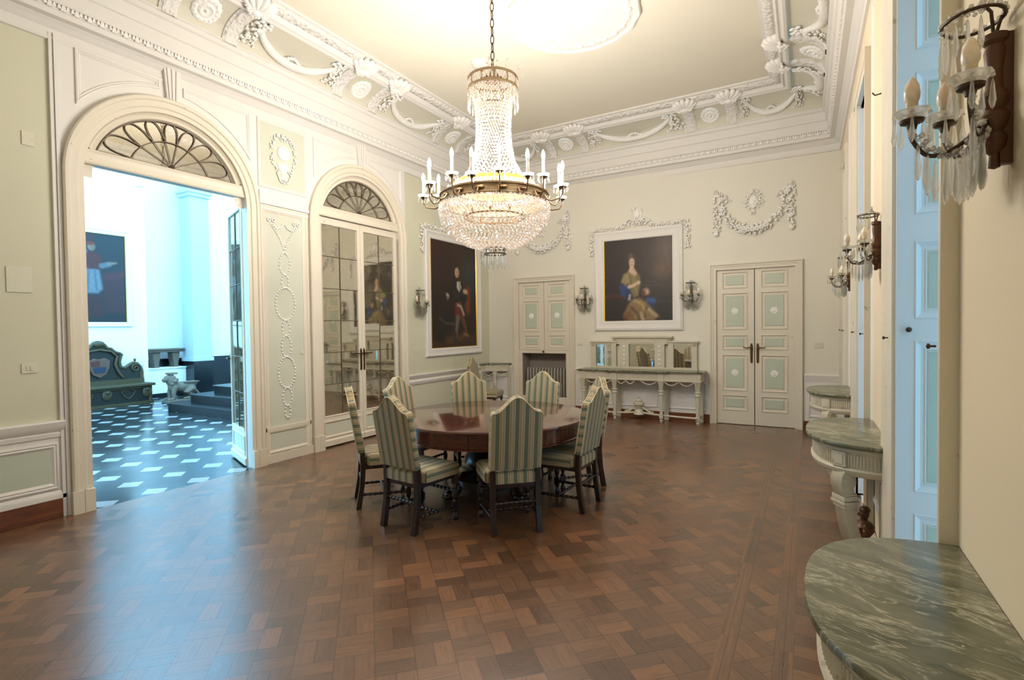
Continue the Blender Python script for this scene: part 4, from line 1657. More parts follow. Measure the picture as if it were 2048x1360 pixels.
# ------------------------------------------------------------------ corner console
cc = thing('corner_console', (-5.72, YB, 0), 0, 'small grey console with a dark marble top in the far left corner', 'console table')


def corner_poly(g):
    a, b = 0.52 - g, 0.40 - g
    pts = [(0.005, -0.005), (a, -0.005), (a, -0.07)]
    for i in range(13):
        t = radians(90) * i / 12
        pts.append((a - (a - 0.09) * (sin(t)) ** 1.0 * 0.98, -0.07 - (b - 0.07) * (1 - cos(t)) ** 0.9 * 0.98))
    pts += [(0.07, -b), (0.005, -b)]
    return pts


mb = MB()
mb.grid([[(x, y, z) for x, y in corner_poly(g)] for z, g in ((0.872, 0.008), (0.880, 0.0), (0.896, 0.0), (0.902, 0.006))], cu=True, caps=True)
mb.build('marble_top', M['marble'], cc)
mb = MB()
mb.grid([[(x, y, z) for x, y in corner_poly(g)] for z, g in ((0.872, 0.02), (0.86, 0.025), (0.855, 0.04), (0.77, 0.05), (0.765, 0.04), (0.745, 0.045), (0.738, 0.06))], cu=True)
mb.build('apron', M['greypaint'], cc, smooth=30)
mb = MB()
mb.lathe([(0.0, 0.0), (0.022, 0.0), (0.028, 0.03), (0.018, 0.05), (0.026, 0.07), (0.030, 0.30), (0.034, 0.46), (0.040, 0.47), (0.028, 0.49), (0.040, 0.51), (0.030, 0.53), (0.036, 0.64), (0.050, 0.70), (0.044, 0.74)], 16, (0.25, -0.22, 0))
mb.build('leg', M['greypaint'], cc)
for p, q in (((0.47, -0.06), (0.26, -0.20)), ((0.23, -0.22), (0.07, -0.36))):
    mb = MB()
    mb.tube([(p[0] + (q[0] - p[0]) * f, p[1] + (q[1] - p[1]) * f, 0.735 - 0.075 * sin(pi * f)) for f in [k / 10 for k in range(11)]], 0.008, 6)
    mb.build('swag', M['greypaint'], cc)
for x, y in ((0.48, -0.03), (0.03, -0.36)):
    mb = MB()
    mb.box(x - 0.025, x + 0.025, y - 0.02, y + 0.02, 0.0, 0.74)
    mb.build('wall_post', M['greypaint'], cc, bevel=0.003)
mb = MB()
mb.lathe([(0.0, 0.10), (0.05, 0.10), (0.05, 0.12), (0.03, 0.14), (0.05, 0.18), (0.03, 0.22), (0.012, 0.24), (0.0, 0.26)], 14, (0.12, -0.12, 0))
mb.slab([(0.01, -0.01), (0.46, -0.01), (0.27, -0.24), (0.23, -0.24), (0.01, -0.36)], 0.06, 0.10)
mb.build('shelf', M['greypaint'], cc)

# ------------------------------------------------------------------ sideboard with mirrored back
sb = thing('sideboard', (-2.565, YB, 0), 0, 'long grey painted sideboard with a mirrored back under the portrait of a lady', 'sideboard')
HWB = 1.045
mb = MB()
mb.grid([[(x, y, z) for x, y in [(-HWB - g, -0.012), (HWB + g, -0.012), (HWB + g, -0.37 - g), (0.56, -0.37 - g), (0.53, -0.40 - g), (-0.53, -0.40 - g), (-0.56, -0.37 - g), (-HWB - g, -0.37 - g)]] for z, g in ((0.832, 0.02), (0.838, 0.032), (0.852, 0.034), (0.857, 0.026))], cu=True, caps=True)
mb.build('marble_top', M['marble'], sb, smooth=30)
mb = MB()
mb.grid([[(x, y, z) for x, y in [(-HWB + g, -0.02), (HWB - g, -0.02), (HWB - g, -0.365 + g), (-HWB + g, -0.365 + g)]] for z, g in ((0.832, -0.012), (0.815, -0.008), (0.81, 0.008), (0.715, 0.012), (0.71, 0.0), (0.69, 0.0), (0.685, 0.012))], cu=True, caps=True)
for a in (-0.98, -0.40, 0.40, 0.98):
    mb.box(a - 0.05, a + 0.05, -0.368, -0.30, 0.69, 0.812)
mb.build('apron', M['greypaint'], sb, smooth=25)
for seg in ((-0.34, -0.20), (-0.10, 0.10), (0.20, 0.34)):
    mb = MB()
    n = int((seg[1] - seg[0]) / 0.016)
    for k in range(n + 1):
        x = seg[0] + (seg[1] - seg[0]) * k / n
        mb.tube([(x, -0.354, 0.735), (x, -0.354, 0.795)], 0.0055, 6)
    mb.build('fluting', M['greypaint'], sb)
for x in (-0.98, -0.40, 0.40, 0.98):
    mb = MB()
    y = -0.325
    mb.lathe([(0.0, 0.0), (0.018, 0.0), (0.028, 0.03), (0.014, 0.05), (0.034, 0.065), (0.034, 0.075), (0.022, 0.085), (0.034, 0.10), (0.030, 0.14)], 16, (x, y, 0))
    mb.box(x - 0.03, x + 0.03, y - 0.03, y + 0.03, 0.085, 0.135)
    mb.lathe([(0.028, 0.13), (0.031, 0.30), (0.036, 0.455), (0.048, 0.46), (0.05, 0.475), (0.038, 0.485), (0.036, 0.505), (0.05, 0.515), (0.05, 0.53), (0.034, 0.54)], 16, (x, y, 0), scal=lambda t, r: 1 - (0.05 if int(t * 12 / pi) % 2 else 0))
    lg = mb.build('leg', M['greypaint'], sb, smooth=40)
    mb = MB()
    mb.grid([[(x + s1 * w, y + s2 * w * 0.8, z) for s1, s2 in ((-1, -1), (1, -1), (1, 1), (-1, 1))] for z, w in ((0.54, 0.030), (0.60, 0.034), (0.66, 0.044), (0.70, 0.05))], cu=True, caps=True)
    for k in (-1, 0, 1):
        mb.tube([(x + k * 0.018, y - 0.025, 0.55), (x + k * 0.022, y - 0.032, 0.62), (x + k * 0.028, y - 0.046, 0.69)], 0.009, 6)
    mb.build('acanthus', M['greypaint'], lg)
for x in (-0.98, 0.98):
    mb = MB()
    mb.box(x - 0.04, x + 0.04, -0.06, -0.02, 0.0, 0.69)
    mb.build('rear_leg', M['greypaint'], sb, bevel=0.004)
for x in (-0.42, 0.42):
    mb = MB()
    mb.box(x - 0.04, x + 0.04, -0.06, -0.02, 0.0, 0.69)
    mb.build('rear_leg', M['greypaint'], sb, bevel=0.004)
for p, q in ((-0.93, -0.69), (-0.69, -0.45), (-0.35, -0.20), (-0.20, -0.04), (0.06, 0.34), (0.45, 0.69), (0.69, 0.93)):
    mb = MB()
    mb.tube([(p + (q - p) * f, -0.345, 0.685 - 0.062 * sin(pi * f)) for f in [k / 10 for k in range(11)]], 0.009, 6)
    mb.build('swag', M['greypaint'], sb)
mb = MB()
st = []
for k in range(41):
    x = -0.98 + 1.96 * k / 40
    st.append((x, -0.30 + 0.10 * cos(x * 3.2) * 0.6, 0.112 + 0.02 * exp(-(x / 0.16) ** 2)))
mb.tube(st, 0.020, 8, flat=0.8)
mb.tube([(-0.98, -0.32, 0.112), (-0.98, -0.04, 0.112)], 0.018, 8)
mb.tube([(0.98, -0.32, 0.112), (0.98, -0.04, 0.112)], 0.018, 8)
mb.build('stretcher', M['greypaint'], sb)
mb = MB()
yy = -0.245
mb.lathe([(0.0, 0.10), (0.09, 0.10), (0.075, 0.15), (0.05, 0.19), (0.055, 0.22), (0.09, 0.27), (0.088, 0.30), (0.05, 0.315), (0.05, 0.325), (0.066, 0.335), (0.04, 0.36), (0.018, 0.375), (0.022, 0.39), (0.0, 0.41)], 20, (0, yy, 0))
for s_ in (-1, 1):
    mb.tube([(s_ * 0.05, yy, 0.23), (s_ * 0.11, yy, 0.19), (s_ * 0.17, yy, 0.15), (s_ * 0.25, yy, 0.135), (s_ * 0.23, yy, 0.16)], [0.014, 0.016, 0.018, 0.012, 0.008], 8)
mb.build('urn', M['greypaint'], sb)
# mirrored back
mb = MB()
o0, o1 = -0.06, -0.012
ZT = 0.857
mb.box(-0.93, 0.93, -0.075, -0.012, ZT, 0.895)
for a in (-0.88, -0.50, 0.50, 0.88):
    mb.box(a - 0.045, a + 0.045, -0.07, -0.012, ZT, 1.32)
for s_ in (-1, 1):
    a, b = sorted((s_ * 0.43, s_ * 0.95))
    mb.box(a, b, -0.085, -0.012, 1.32, 1.345)
    a, b = sorted((s_ * 0.50, s_ * 0.90))
    mb.box(a, b, -0.06, -0.012, 1.285, 1.32)
for a in (-0.31, 0.31):
    mb.box(a - 0.085, a + 0.085, -0.07, -0.012, ZT, 1.30)
mb.box(-0.50, 0.50, -0.068, -0.012, 1.29, 1.40)
mb.box(-0.23, 0.23, -0.075, -0.068, 1.31, 1.385)
mb.box(-0.53, 0.53, -0.10, -0.012, 1.40, 1.43)
mb.box(-0.51, 0.51, -0.085, -0.012, 1.39, 1.40)
back = mb.build('mirror_back', M['greypaint'], sb, smooth=0, bevel=0.003)
for a0, a1, z1 in ((-0.835, -0.545, 1.285), (-0.225, 0.225, 1.29), (0.545, 0.835, 1.285)):
    mb = MB()
    mb.box(a0 - 0.01, a1 + 0.01, -0.035, -0.03, 0.895, z1)
    mb.build('mirror', M['mirror2'], back, smooth=0)
mb = MB()
for a in (-0.31, 0.31):
    for k in range(5):
        mb.blob((a, -0.074, 0.95 + 0.075 * k), (0.018, 0.008, 0.018), None, 2)
mb.build('rosette', M['plaster'], back)
mb = MB()
for a in (-0.88, 0.88, -0.47, 0.47):
    zt_ = 1.26 if abs(a) > 0.6 else 1.33
    for k in (-1, 0, 1):
        mb.tube([(a + k * 0.02, -0.078, zt_), (a + k * 0.02, -0.085, zt_ + 0.055)], 0.008, 6)
mb.build('corbel', M['greypaint'], back)
# ------------------------------------------------------------------ chandelier
def drop(mb, c, L, r=0.010, n=6):
    """cut crystal drop hanging from c"""
    x, y, z = c
    mb.blob((x, y, z - 0.006), 0.006, None, 1)
    mb.lathe([(0.0, 0.0), (r * 0.45, -0.012), (r * 0.6, -L * 0.35), (r, -L * 0.72), (r * 0.55, -L * 0.92), (0.0, -L)], n, (x, y, z - 0.012))


def flame(mb, c, h=0.085, r=0.0175, twist=False, n=14):
    prof = [(0.62, 0.0), (0.86, 0.14), (1.0, 0.32), (0.95, 0.5), (0.74, 0.7), (0.42, 0.87), (0.14, 0.97), (0.0, 1.0)]
    rows = []
    for k in range(n):
        row = []
        for q, f in prof:
            t = 2 * pi * k / n
            rr = r * q * (1 + (0.09 * cos(4 * t + f * 9) if twist else 0))
            row.append((c[0] + rr * cos(t), c[1] + rr * sin(t), c[2] + h * f))
        rows.append(row)
    mb.grid(rows, cv=True)


CX, CY, Z0 = -2.725, 4.457, 2.18
ch = thing('chandelier', (CX, CY, Z0), 0.1, 'large lit crystal chandelier with a ring of candle bulbs hanging over the round table', 'chandelier')


def zz(p):
    return [(r, z - Z0) for r, z in p]


for k in range(11):
    z = 4.20 + 0.079 * k
    mb = MB()
    pts = []
    for i in range(16):
        t = 2 * pi * i / 16
        a, b = 0.017 * cos(t), 0.047 * sin(t)
        pts.append((a, 0, z - Z0 + b) if k % 2 else (0, a, z - Z0 + b))
    mb.tube(pts, 0.0055, 6, closed=True)
    mb.build('chain_link', M['bronze'], ch)
mb = MB()
mb.tube([(0, 0, 4.08 - Z0), (0, 0, 4.17 - Z0)], 0.008, 8)
mb.lathe(zz([(0.0, 4.13), (0.03, 4.12), (0.05, 4.10), (0.085, 4.075), (0.10, 4.05), (0.10, 4.04), (0.0, 4.04)]), 24)
mb.build('top_boss', M['bronze'], ch)
mb = MB()
for z in (4.045, 3.945):
    mb.lathe(zz([(0.236, z - 0.010), (0.248, z - 0.012), (0.252, z), (0.248, z + 0.012), (0.236, z + 0.010), (0.236, z - 0.010)]), 48)
for k in range(12):
    t = 2 * pi * k / 12
    mb.cbox((0.243 * cos(t), 0.243 * sin(t), 3.995 - Z0), (0.006, 0.018, 0.10), Matrix.Rotation(t, 3, 'Z'))
for k in range(4):
    t = pi / 2 * k
    mb.tube([(0.05 * cos(t), 0.05 * sin(t), 4.05 - Z0), (0.24 * cos(t), 0.24 * sin(t), 4.04 - Z0)], 0.006, 6)
mb.build('crown', M['antique'], ch)
mb = MB()
for k in range(44):
    t = 2 * pi * k / 44
    mb.blob((0.243 * cos(t), 0.243 * sin(t), 3.995 - Z0), (0.014, 0.014, 0.034), None, 1)
mb.build('crown_beads', M['bead'], ch, smooth=0, kind='stuff')
for k in range(10):
    mb = MB()
    t = 2 * pi * k / 10
    for j in range(4):
        f = j / 3
        mb.blob(((0.245 + 0.05 * f) * cos(t), (0.245 + 0.05 * f) * sin(t), 4.05 + 0.07 * f - Z0), (0.008, 0.008, 0.013), None, 1)
    mb.build('crystal_spray', M['bead'], ch, smooth=0)
mb = MB()
for k in range(16):
    t = 2.4 * k
    mb.blob((0.035 * cos(t) * (1 + k / 20), 0.035 * sin(t) * (1 + k / 20), 4.10 + 0.009 * k - Z0), (0.011, 0.011, 0.014), None, 1)
mb.build('finial_crystals', M['bead'], ch, smooth=0)
for k in range(24):
    t = 2 * pi * (k + 0.5) / 24
    mb = MB()
    for j in range(3):
        mb.blob((0.246 * cos(t), 0.246 * sin(t), 3.925 - 0.022 * j - Z0), 0.009, None, 1)
    drop(mb, (0.246 * cos(t), 0.246 * sin(t), 3.868 - Z0), 0.115, 0.010)
    mb.build('crystal_pendant', M['prism'], ch, smooth=0)


def curve(pts, n):
    out = []
    m = len(pts) - 1
    for i in range(n):
        f = m * i / (n - 1)
        k = min(int(f), m - 1)
        u = f - k
        p0, p1, p2, p3 = pts[max(k - 1, 0)], pts[k], pts[k + 1], pts[min(k + 2, m)]
        out.append(tuple(0.5 * (2 * p1[j] + (p2[j] - p0[j]) * u + (2 * p0[j] - 5 * p1[j] + 4 * p2[j] - p3[j]) * u * u + (3 * p1[j] - p0[j] - 3 * p2[j] + p3[j]) * u ** 3) for j in range(2)))
    return out


# bead net of the tall neck
mb = MB()
NS = 40
prof = curve([(0.225, 3.93), (0.19, 3.84), (0.172, 3.70), (0.168, 3.52), (0.182, 3.36), (0.225, 3.20), (0.31, 3.07), (0.40, 2.985)], 36)
for k in range(NS):
    t = 2 * pi * k / NS
    for i, (r, z) in enumerate(prof):
        j = random.uniform(-0.004, 0.004)
        tt = t + (0.5 * 2 * pi / NS if i % 2 else 0)
        mb.blob(((r + j) * cos(tt), (r + j) * sin(tt), z - Z0), (0.0105, 0.0105, 0.0135), Matrix.Rotation(random.random() * 3, 3, 'Z'), 1)
mb.build('bead_neck', M['bead'], ch, smooth=0, kind='stuff')
# upper inner band and main bronze band with oval bosses
mb = MB()
mb.lathe(zz([(0.385, 2.955), (0.40, 2.955), (0.405, 3.02), (0.39, 3.03), (0.385, 2.955)]), 64)
mb.build('inner_band', M['gilt'], ch)
mb = MB()
mb.lathe(zz([(0.505, 2.81), (0.535, 2.812), (0.538, 2.825), (0.525, 2.832), (0.525, 2.892), (0.54, 2.90), (0.542, 2.914), (0.505, 2.916), (0.505, 2.81)]), 80)
mb.build('band', M['antique'], ch, smooth=35)
for k in range(16):
    t = 2 * pi * (k + 0.5) / 16
    R = Matrix.Rotation(t, 3, 'Z')
    mb = MB()
    mb.blob((0.526 * cos(t), 0.526 * sin(t), 2.862 - Z0), (0.008, 0.05, 0.022), R, 2)
    mb.blob((0.533 * cos(t), 0.533 * sin(t), 2.862 - Z0), (0.008, 0.028, 0.011), R, 2)
    mb.build('oval_boss', M['bronze'], ch)
mb = MB()
for k in range(90):
    t = 2 * pi * k / 90
    r = 0.40 + 0.10 * 0.5
    for r, z in ((0.42, 2.975), (0.46, 2.945), (0.50, 2.925)):
        mb.blob((r * cos(t), r * sin(t), z - Z0), (0.013, 0.013, 0.015), None, 1)
mb.build('upper_fringe', M['bead'], ch, smooth=0, kind='stuff')
# bowl
mb = MB()
prof = curve([(0.53, 2.80), (0.535, 2.74), (0.525, 2.68), (0.49, 2.60), (0.42, 2.52), (0.32, 2.45), (0.21, 2.405), (0.11, 2.385)], 25)
for i, (r, z) in enumerate(prof):
    n = max(10, int(2 * pi * r / 0.044))
    for k in range(n):
        t = 2 * pi * (k + 0.5 * (i % 2)) / n
        j = random.uniform(-0.006, 0.006)
        mb.blob(((r + j) * cos(t), (r + j) * sin(t), z + random.uniform(-0.004, 0.004) - Z0), (0.015, 0.015, 0.0165), Matrix.Rotation(random.random() * 3, 3, 'Z'), 1)
mb.build('bead_bowl', M['bead'], ch, smooth=0, kind='stuff')
mb = MB()
for k in range(72):
    t = 2 * pi * k / 72
    drop(mb, (0.545 * cos(t), 0.545 * sin(t), 2.812 - Z0), 0.05 + 0.012 * (k % 2), 0.009, 5)
mb.build('band_fringe', M['bead'], ch, smooth=0, kind='stuff')
mb = MB()
mb.lathe(zz([(0.29, 2.69), (0.305, 2.69), (0.305, 2.705), (0.29, 2.705), (0.29, 2.69)]), 48)
for k in range(10):
    t = 2 * pi * k / 10
    mb.tube([(0.30 * cos(t), 0.30 * sin(t), 2.70 - Z0), (0.30 * cos(t), 0.30 * sin(t), 2.745 - Z0)], 0.012, 8)
mb.build('inner_ring', M['bronze'], ch)
# bottom cage with long drops
mb = MB()
for z in (2.392, 2.335):
    mb.lathe(zz([(0.100, z - 0.006), (0.108, z - 0.006), (0.110, z), (0.108, z + 0.006), (0.100, z + 0.006), (0.100, z - 0.006)]), 36)
for k in range(6):
    t = 2 * pi * k / 6
    mb.tube([(0.104 * cos(t), 0.104 * sin(t), 2.33 - Z0), (0.104 * cos(t), 0.104 * sin(t), 2.40 - Z0)], 0.004, 6)
mb.build('bottom_cage', M['iron'], ch)
for k in range(14):
    t = 2 * pi * k / 14
    mb = MB()
    drop(mb, (0.106 * cos(t), 0.106 * sin(t), 2.33 - Z0), 0.13, 0.0115)
    mb.build('crystal_pendant', M['prism'], ch, smooth=0)
mb = MB()
for k in range(14):
    t = 2 * pi * k / 14
    for j in range(3):
        mb.blob((0.104 * cos(t), 0.104 * sin(t), 2.345 + 0.018 * j - Z0), 0.008, None, 1)
for k in range(8):
    drop(mb, (0.05 * cos(2 * pi * k / 8), 0.05 * sin(2 * pi * k / 8), 2.345 - Z0), 0.11, 0.011)
mb.build('bottom_crystals', M['prism'], ch, smooth=0)
# the candle arms
NA = 18
for k in range(NA):
    t = 2 * pi * k / NA
    R = Matrix.Rotation(t, 4, 'Z')
    hi = k % 2
    rc, zc = (0.64, 2.965) if hi else (0.71, 2.915)
    mb = MB(R)
    mb.tube([(0.53, 0, 2.86 - Z0), (0.56, 0, 2.815 - Z0), (0.60, 0, 2.80 - Z0), (rc - 0.025, 0, 2.815 - Z0), (rc - 0.004, 0, 2.85 - Z0), (rc, 0, zc - 0.02 - Z0)], [0.007, 0.008, 0.007, 0.006, 0.006, 0.007], 8)
    mb.lathe([(0.0, zc - 0.022 - Z0), (0.014, zc - 0.02 - Z0), (0.02, zc - 0.008 - Z0), (0.036, zc - 0.004 - Z0), (0.038, zc - Z0), (0.0, zc + 0.002 - Z0)], 16, (rc, 0, 0))
    arm = mb.build('arm', M['bronze'], ch)
    mb = MB(R)
    mb.lathe([(0.012, zc + 0.004 - Z0), (0.040, zc + 0.008 - Z0), (0.056, zc + 0.020 - Z0), (0.058, zc + 0.023 - Z0), (0.038, zc + 0.014 - Z0), (0.012, zc + 0.010 - Z0)], 16, (rc, 0, 0))
    for j in range(6):
        a = 2 * pi * j / 6
        drop(mb, (rc + 0.052 * cos(a), 0.052 * sin(a), zc + 0.014 - Z0), 0.05, 0.007, 5)
    mb.build('drip_pan', M['prism'], arm, smooth=0)
    mb = MB(R)
    mb.lathe([(0.0, zc - Z0), (0.0135, zc - Z0), (0.013, zc + 0.155 - Z0), (0.010, zc + 0.16 - Z0), (0.0, zc + 0.16 - Z0)], 14, (rc, 0, 0))
    mb.build('candle', M['socket'], arm)
    mb = MB(R)
    flame(mb, (rc, 0, zc + 0.158 - Z0), 0.088, 0.018)
    mb.build('bulb', M['bulbon'], arm)
    l = bpy.data.lights.new('candle_light', 'POINT')
    l.energy = LAMP_W
    l.color = LAMP_COL
    l.shadow_soft_size = 0.03
    lo = bpy.data.objects.new('candle_light', l)
    lo.location = (CX + (rc) * cos(t + 0.1), CY + (rc) * sin(t + 0.1), zc + 0.29)
    COL.objects.link(lo)
for k in range(5):
    t = 2 * pi * k / 5
    l = bpy.data.lights.new('bowl_light', 'POINT')
    l.energy = LAMP_W * 0.12
    l.color = LAMP_COL
    l.shadow_soft_size = 0.03
    lo = bpy.data.objects.new('bowl_light', l)
    lo.location = (CX + 0.24 * cos(t), CY + 0.24 * sin(t), 2.79)
    COL.objects.link(lo)

# ------------------------------------------------------------------ wall sconces
SG = 'crystal wall sconces'


def make_sconce(loc, rz, label):
    s = thing('wall_sconce', loc, rz, label, 'wall lamp', SG)
    mb = MB()
    mb.lathe([(0.0, -0.175), (0.012, -0.17), (0.010, -0.14), (0.022, -0.125), (0.026, -0.10), (0.018, -0.085), (0.026, -0.07), (0.030, -0.045), (0.020, -0.03), (0.028, -0.015), (0.030, 0.0), (0.019, 0.02), (0.017, 0.06), (0.022, 0.11), (0.018, 0.125), (0.026, 0.135), (0.026, 0.15), (0.016, 0.155), (0.0, 0.16)], 18, (0, 0.032, 0))
    mb.box(-0.012, 0.012, 0.0, 0.024, -0.165, 0.15)
    mb.build('bracket', M['brownwood'], s)
    # crystal circlet above
    mb = MB()
    rc = 0.075
    circ = [(rc * cos(t), 0.075 + rc * sin(t) * 0.8, 0.195) for t in [2 * pi * k / 20 for k in range(20)]]
    mb.tube(circ, 0.0045, 6, closed=True)
    mb.tube([(0, 0.035, 0.15), (0, 0.04, 0.21), (0, 0.055, 0.232)], 0.004, 6)
    mb.tube([(0, 0.03, 0.155), (0, 0.02, 0.195)], 0.004, 6)
    mb.build('circlet', M['iron'], s)
    mb = MB()
    for k in range(20):
        x, y, z = circ[k]
        mb.blob((x, y, z + 0.006), 0.008, Matrix.Rotation(k, 3, 'Z'), 1)
    for k in range(5):
        f = k / 4
        for sg in (-1, 1):
            mb.blob((sg * 0.06 * f, 0.055 + 0.05 * f, 0.228 - 0.035 * f), 0.0065, None, 1)
    for k in range(6):
        a = k * 1.047
        mb.blob((0.014 * cos(a), 0.055, 0.235 + 0.014 * sin(a)), (0.009, 0.006, 0.009), None, 1)
    mb.blob((0, 0.058, 0.235), 0.009, None, 2)
    mb.build('circlet_beads', M['cutbead'], s, smooth=0)
    for k in range(9):
        t = pi * k / 8
        mb = MB()
        drop(mb, (rc * cos(t), 0.075 + rc * sin(t) * 0.8, 0.19), 0.085 + 0.02 * (k % 2), 0.0075)
        mb.build('crystal_drop', M['prism'], s, smooth=0)
    arms = ((0.0, 0.195, -0.022), (-0.13, 0.105, -0.004), (0.13, 0.105, -0.004))
    for ax, ay, az in arms:
        mb = MB()
        p0 = Vector((ax * 0.1, 0.05, -0.055))
        p3 = Vector((ax, ay, az - 0.02))
        pts = [p0, p0.lerp(p3, 0.35) + Vector((0, 0, -0.055)), p0.lerp(p3, 0.75) + Vector((0, 0, -0.075)), Vector((ax, ay, az - 0.05)), p3]
        fine = []
        for i_ in range(4):
            q0, q1, q2, q3 = pts[max(i_ - 1, 0)], pts[i_], pts[i_ + 1], pts[min(i_ + 2, 4)]
            for k_ in range(5):
                u = k_ / 5
                fine.append(0.5 * (2 * q1 + (q2 - q0) * u + (2 * q0 - 5 * q1 + 4 * q2 - q3) * u * u + (3 * q1 - q0 - 3 * q2 + q3) * u ** 3))
        fine.append(pts[-1])
        mb.tube(fine, 0.0055, 8)
        mb.lathe([(0.0, -0.026), (0.010, -0.024), (0.013, -0.012), (0.026, -0.007), (0.028, 0.0), (0.0, 0.002)], 16, (ax, ay, az))
        arm = mb.build('arm', M['iron'], s)
        mb = MB()
        mb.lathe([(0.012, 0.003), (0.028, 0.007), (0.038, 0.017), (0.041, 0.023), (0.036, 0.020), (0.026, 0.011), (0.012, 0.006)], 24, (ax, ay, az), scal=lambda t, r: 1 + (0.05 * cos(8 * t) if r > 0.03 else 0))
        mb.build('glass_bobeche', M['prism'], arm, smooth=0)
        mb = MB()
        mb.lathe([(0.0, 0.0), (0.011, 0.0), (0.011, 0.028), (0.0135, 0.030), (0.0135, 0.046), (0.0, 0.048)], 16, (ax, ay, az))
        mb.build('candle_socket', M['socket'], arm)
        mb = MB()
        flame(mb, (ax, ay, az + 0.044), 0.068, 0.0185, True, 20)
        mb.build('bulb', M['bulboff'], arm)
        mb = MB()
        for q in range(13):
            f = q / 12
            p = p0.lerp(Vector((ax, ay, az - 0.03)), f) + Vector((0, 0, -0.07 * sin(pi * f)))
            for w in range(2):
                mb.blob(p + Vector((random.uniform(-.008, .008), random.uniform(-.008, .008), random.uniform(-.006, .006))), 0.0085, Matrix.Rotation(q, 3, 'X'), 1)
        mb.build('bead_chain', M['cutbead'], arm, smooth=0)
        for j in range(5):
            a = 2 * pi * j / 5 + 0.5
            mb = MB()
            drop(mb, (ax + 0.039 * cos(a), ay + 0.039 * sin(a), az + 0.016), 0.072, 0.0072)
            mb.build('crystal_drop', M['prism'], arm, smooth=0)
        for j in range(10):
            f = 0.12 + 0.80 * j / 9
            p = p0.lerp(Vector((ax, ay, az - 0.03)), f) + Vector((0, 0, -0.065 * sin(pi * f)))
            mb = MB()
            drop(mb, tuple(p + Vector((0.011 * (-1) ** j, 0.006 * ((j + 1) % 3 - 1), -0.004))), 0.095 + 0.02 * sin(pi * f), 0.0082)
            mb.build('crystal_drop', M['prism'], arm, smooth=0)
    return s


SR = pi / 2 + RTH
sc0 = make_sconce(rw(1.72, 0.0, 2.15), SR, 'crystal wall sconce at the top right corner above the nearest marble console')
dup(sc0, rw(4.28, 0.0, 2.13), (0, 0, SR), 'crystal wall sconce in side view on the second pier of the window wall', SG)
dup(sc0, rw(6.84, 0.0, 2.13), (0, 0, SR), 'crystal wall sconce in side view on the farthest pier of the window wall', SG)
dup(sc0, (-3.615, YB, 2.115), (0, 0, pi), 'crystal wall sconce left of the portrait of a lady on the back wall', SG)
dup(sc0, (-1.735, YB, 2.115), (0, 0, pi), 'crystal wall sconce right of the portrait of a lady on the back wall', SG)
dup(sc0, (-5.72, 6.84, 2.05), (0, 0, -pi / 2), 'crystal wall sconce on the left wall between the mirrored doors and the dark portrait', SG)
# ------------------------------------------------------------------ oil paintings (flat canvases in real frames)
import numpy as np


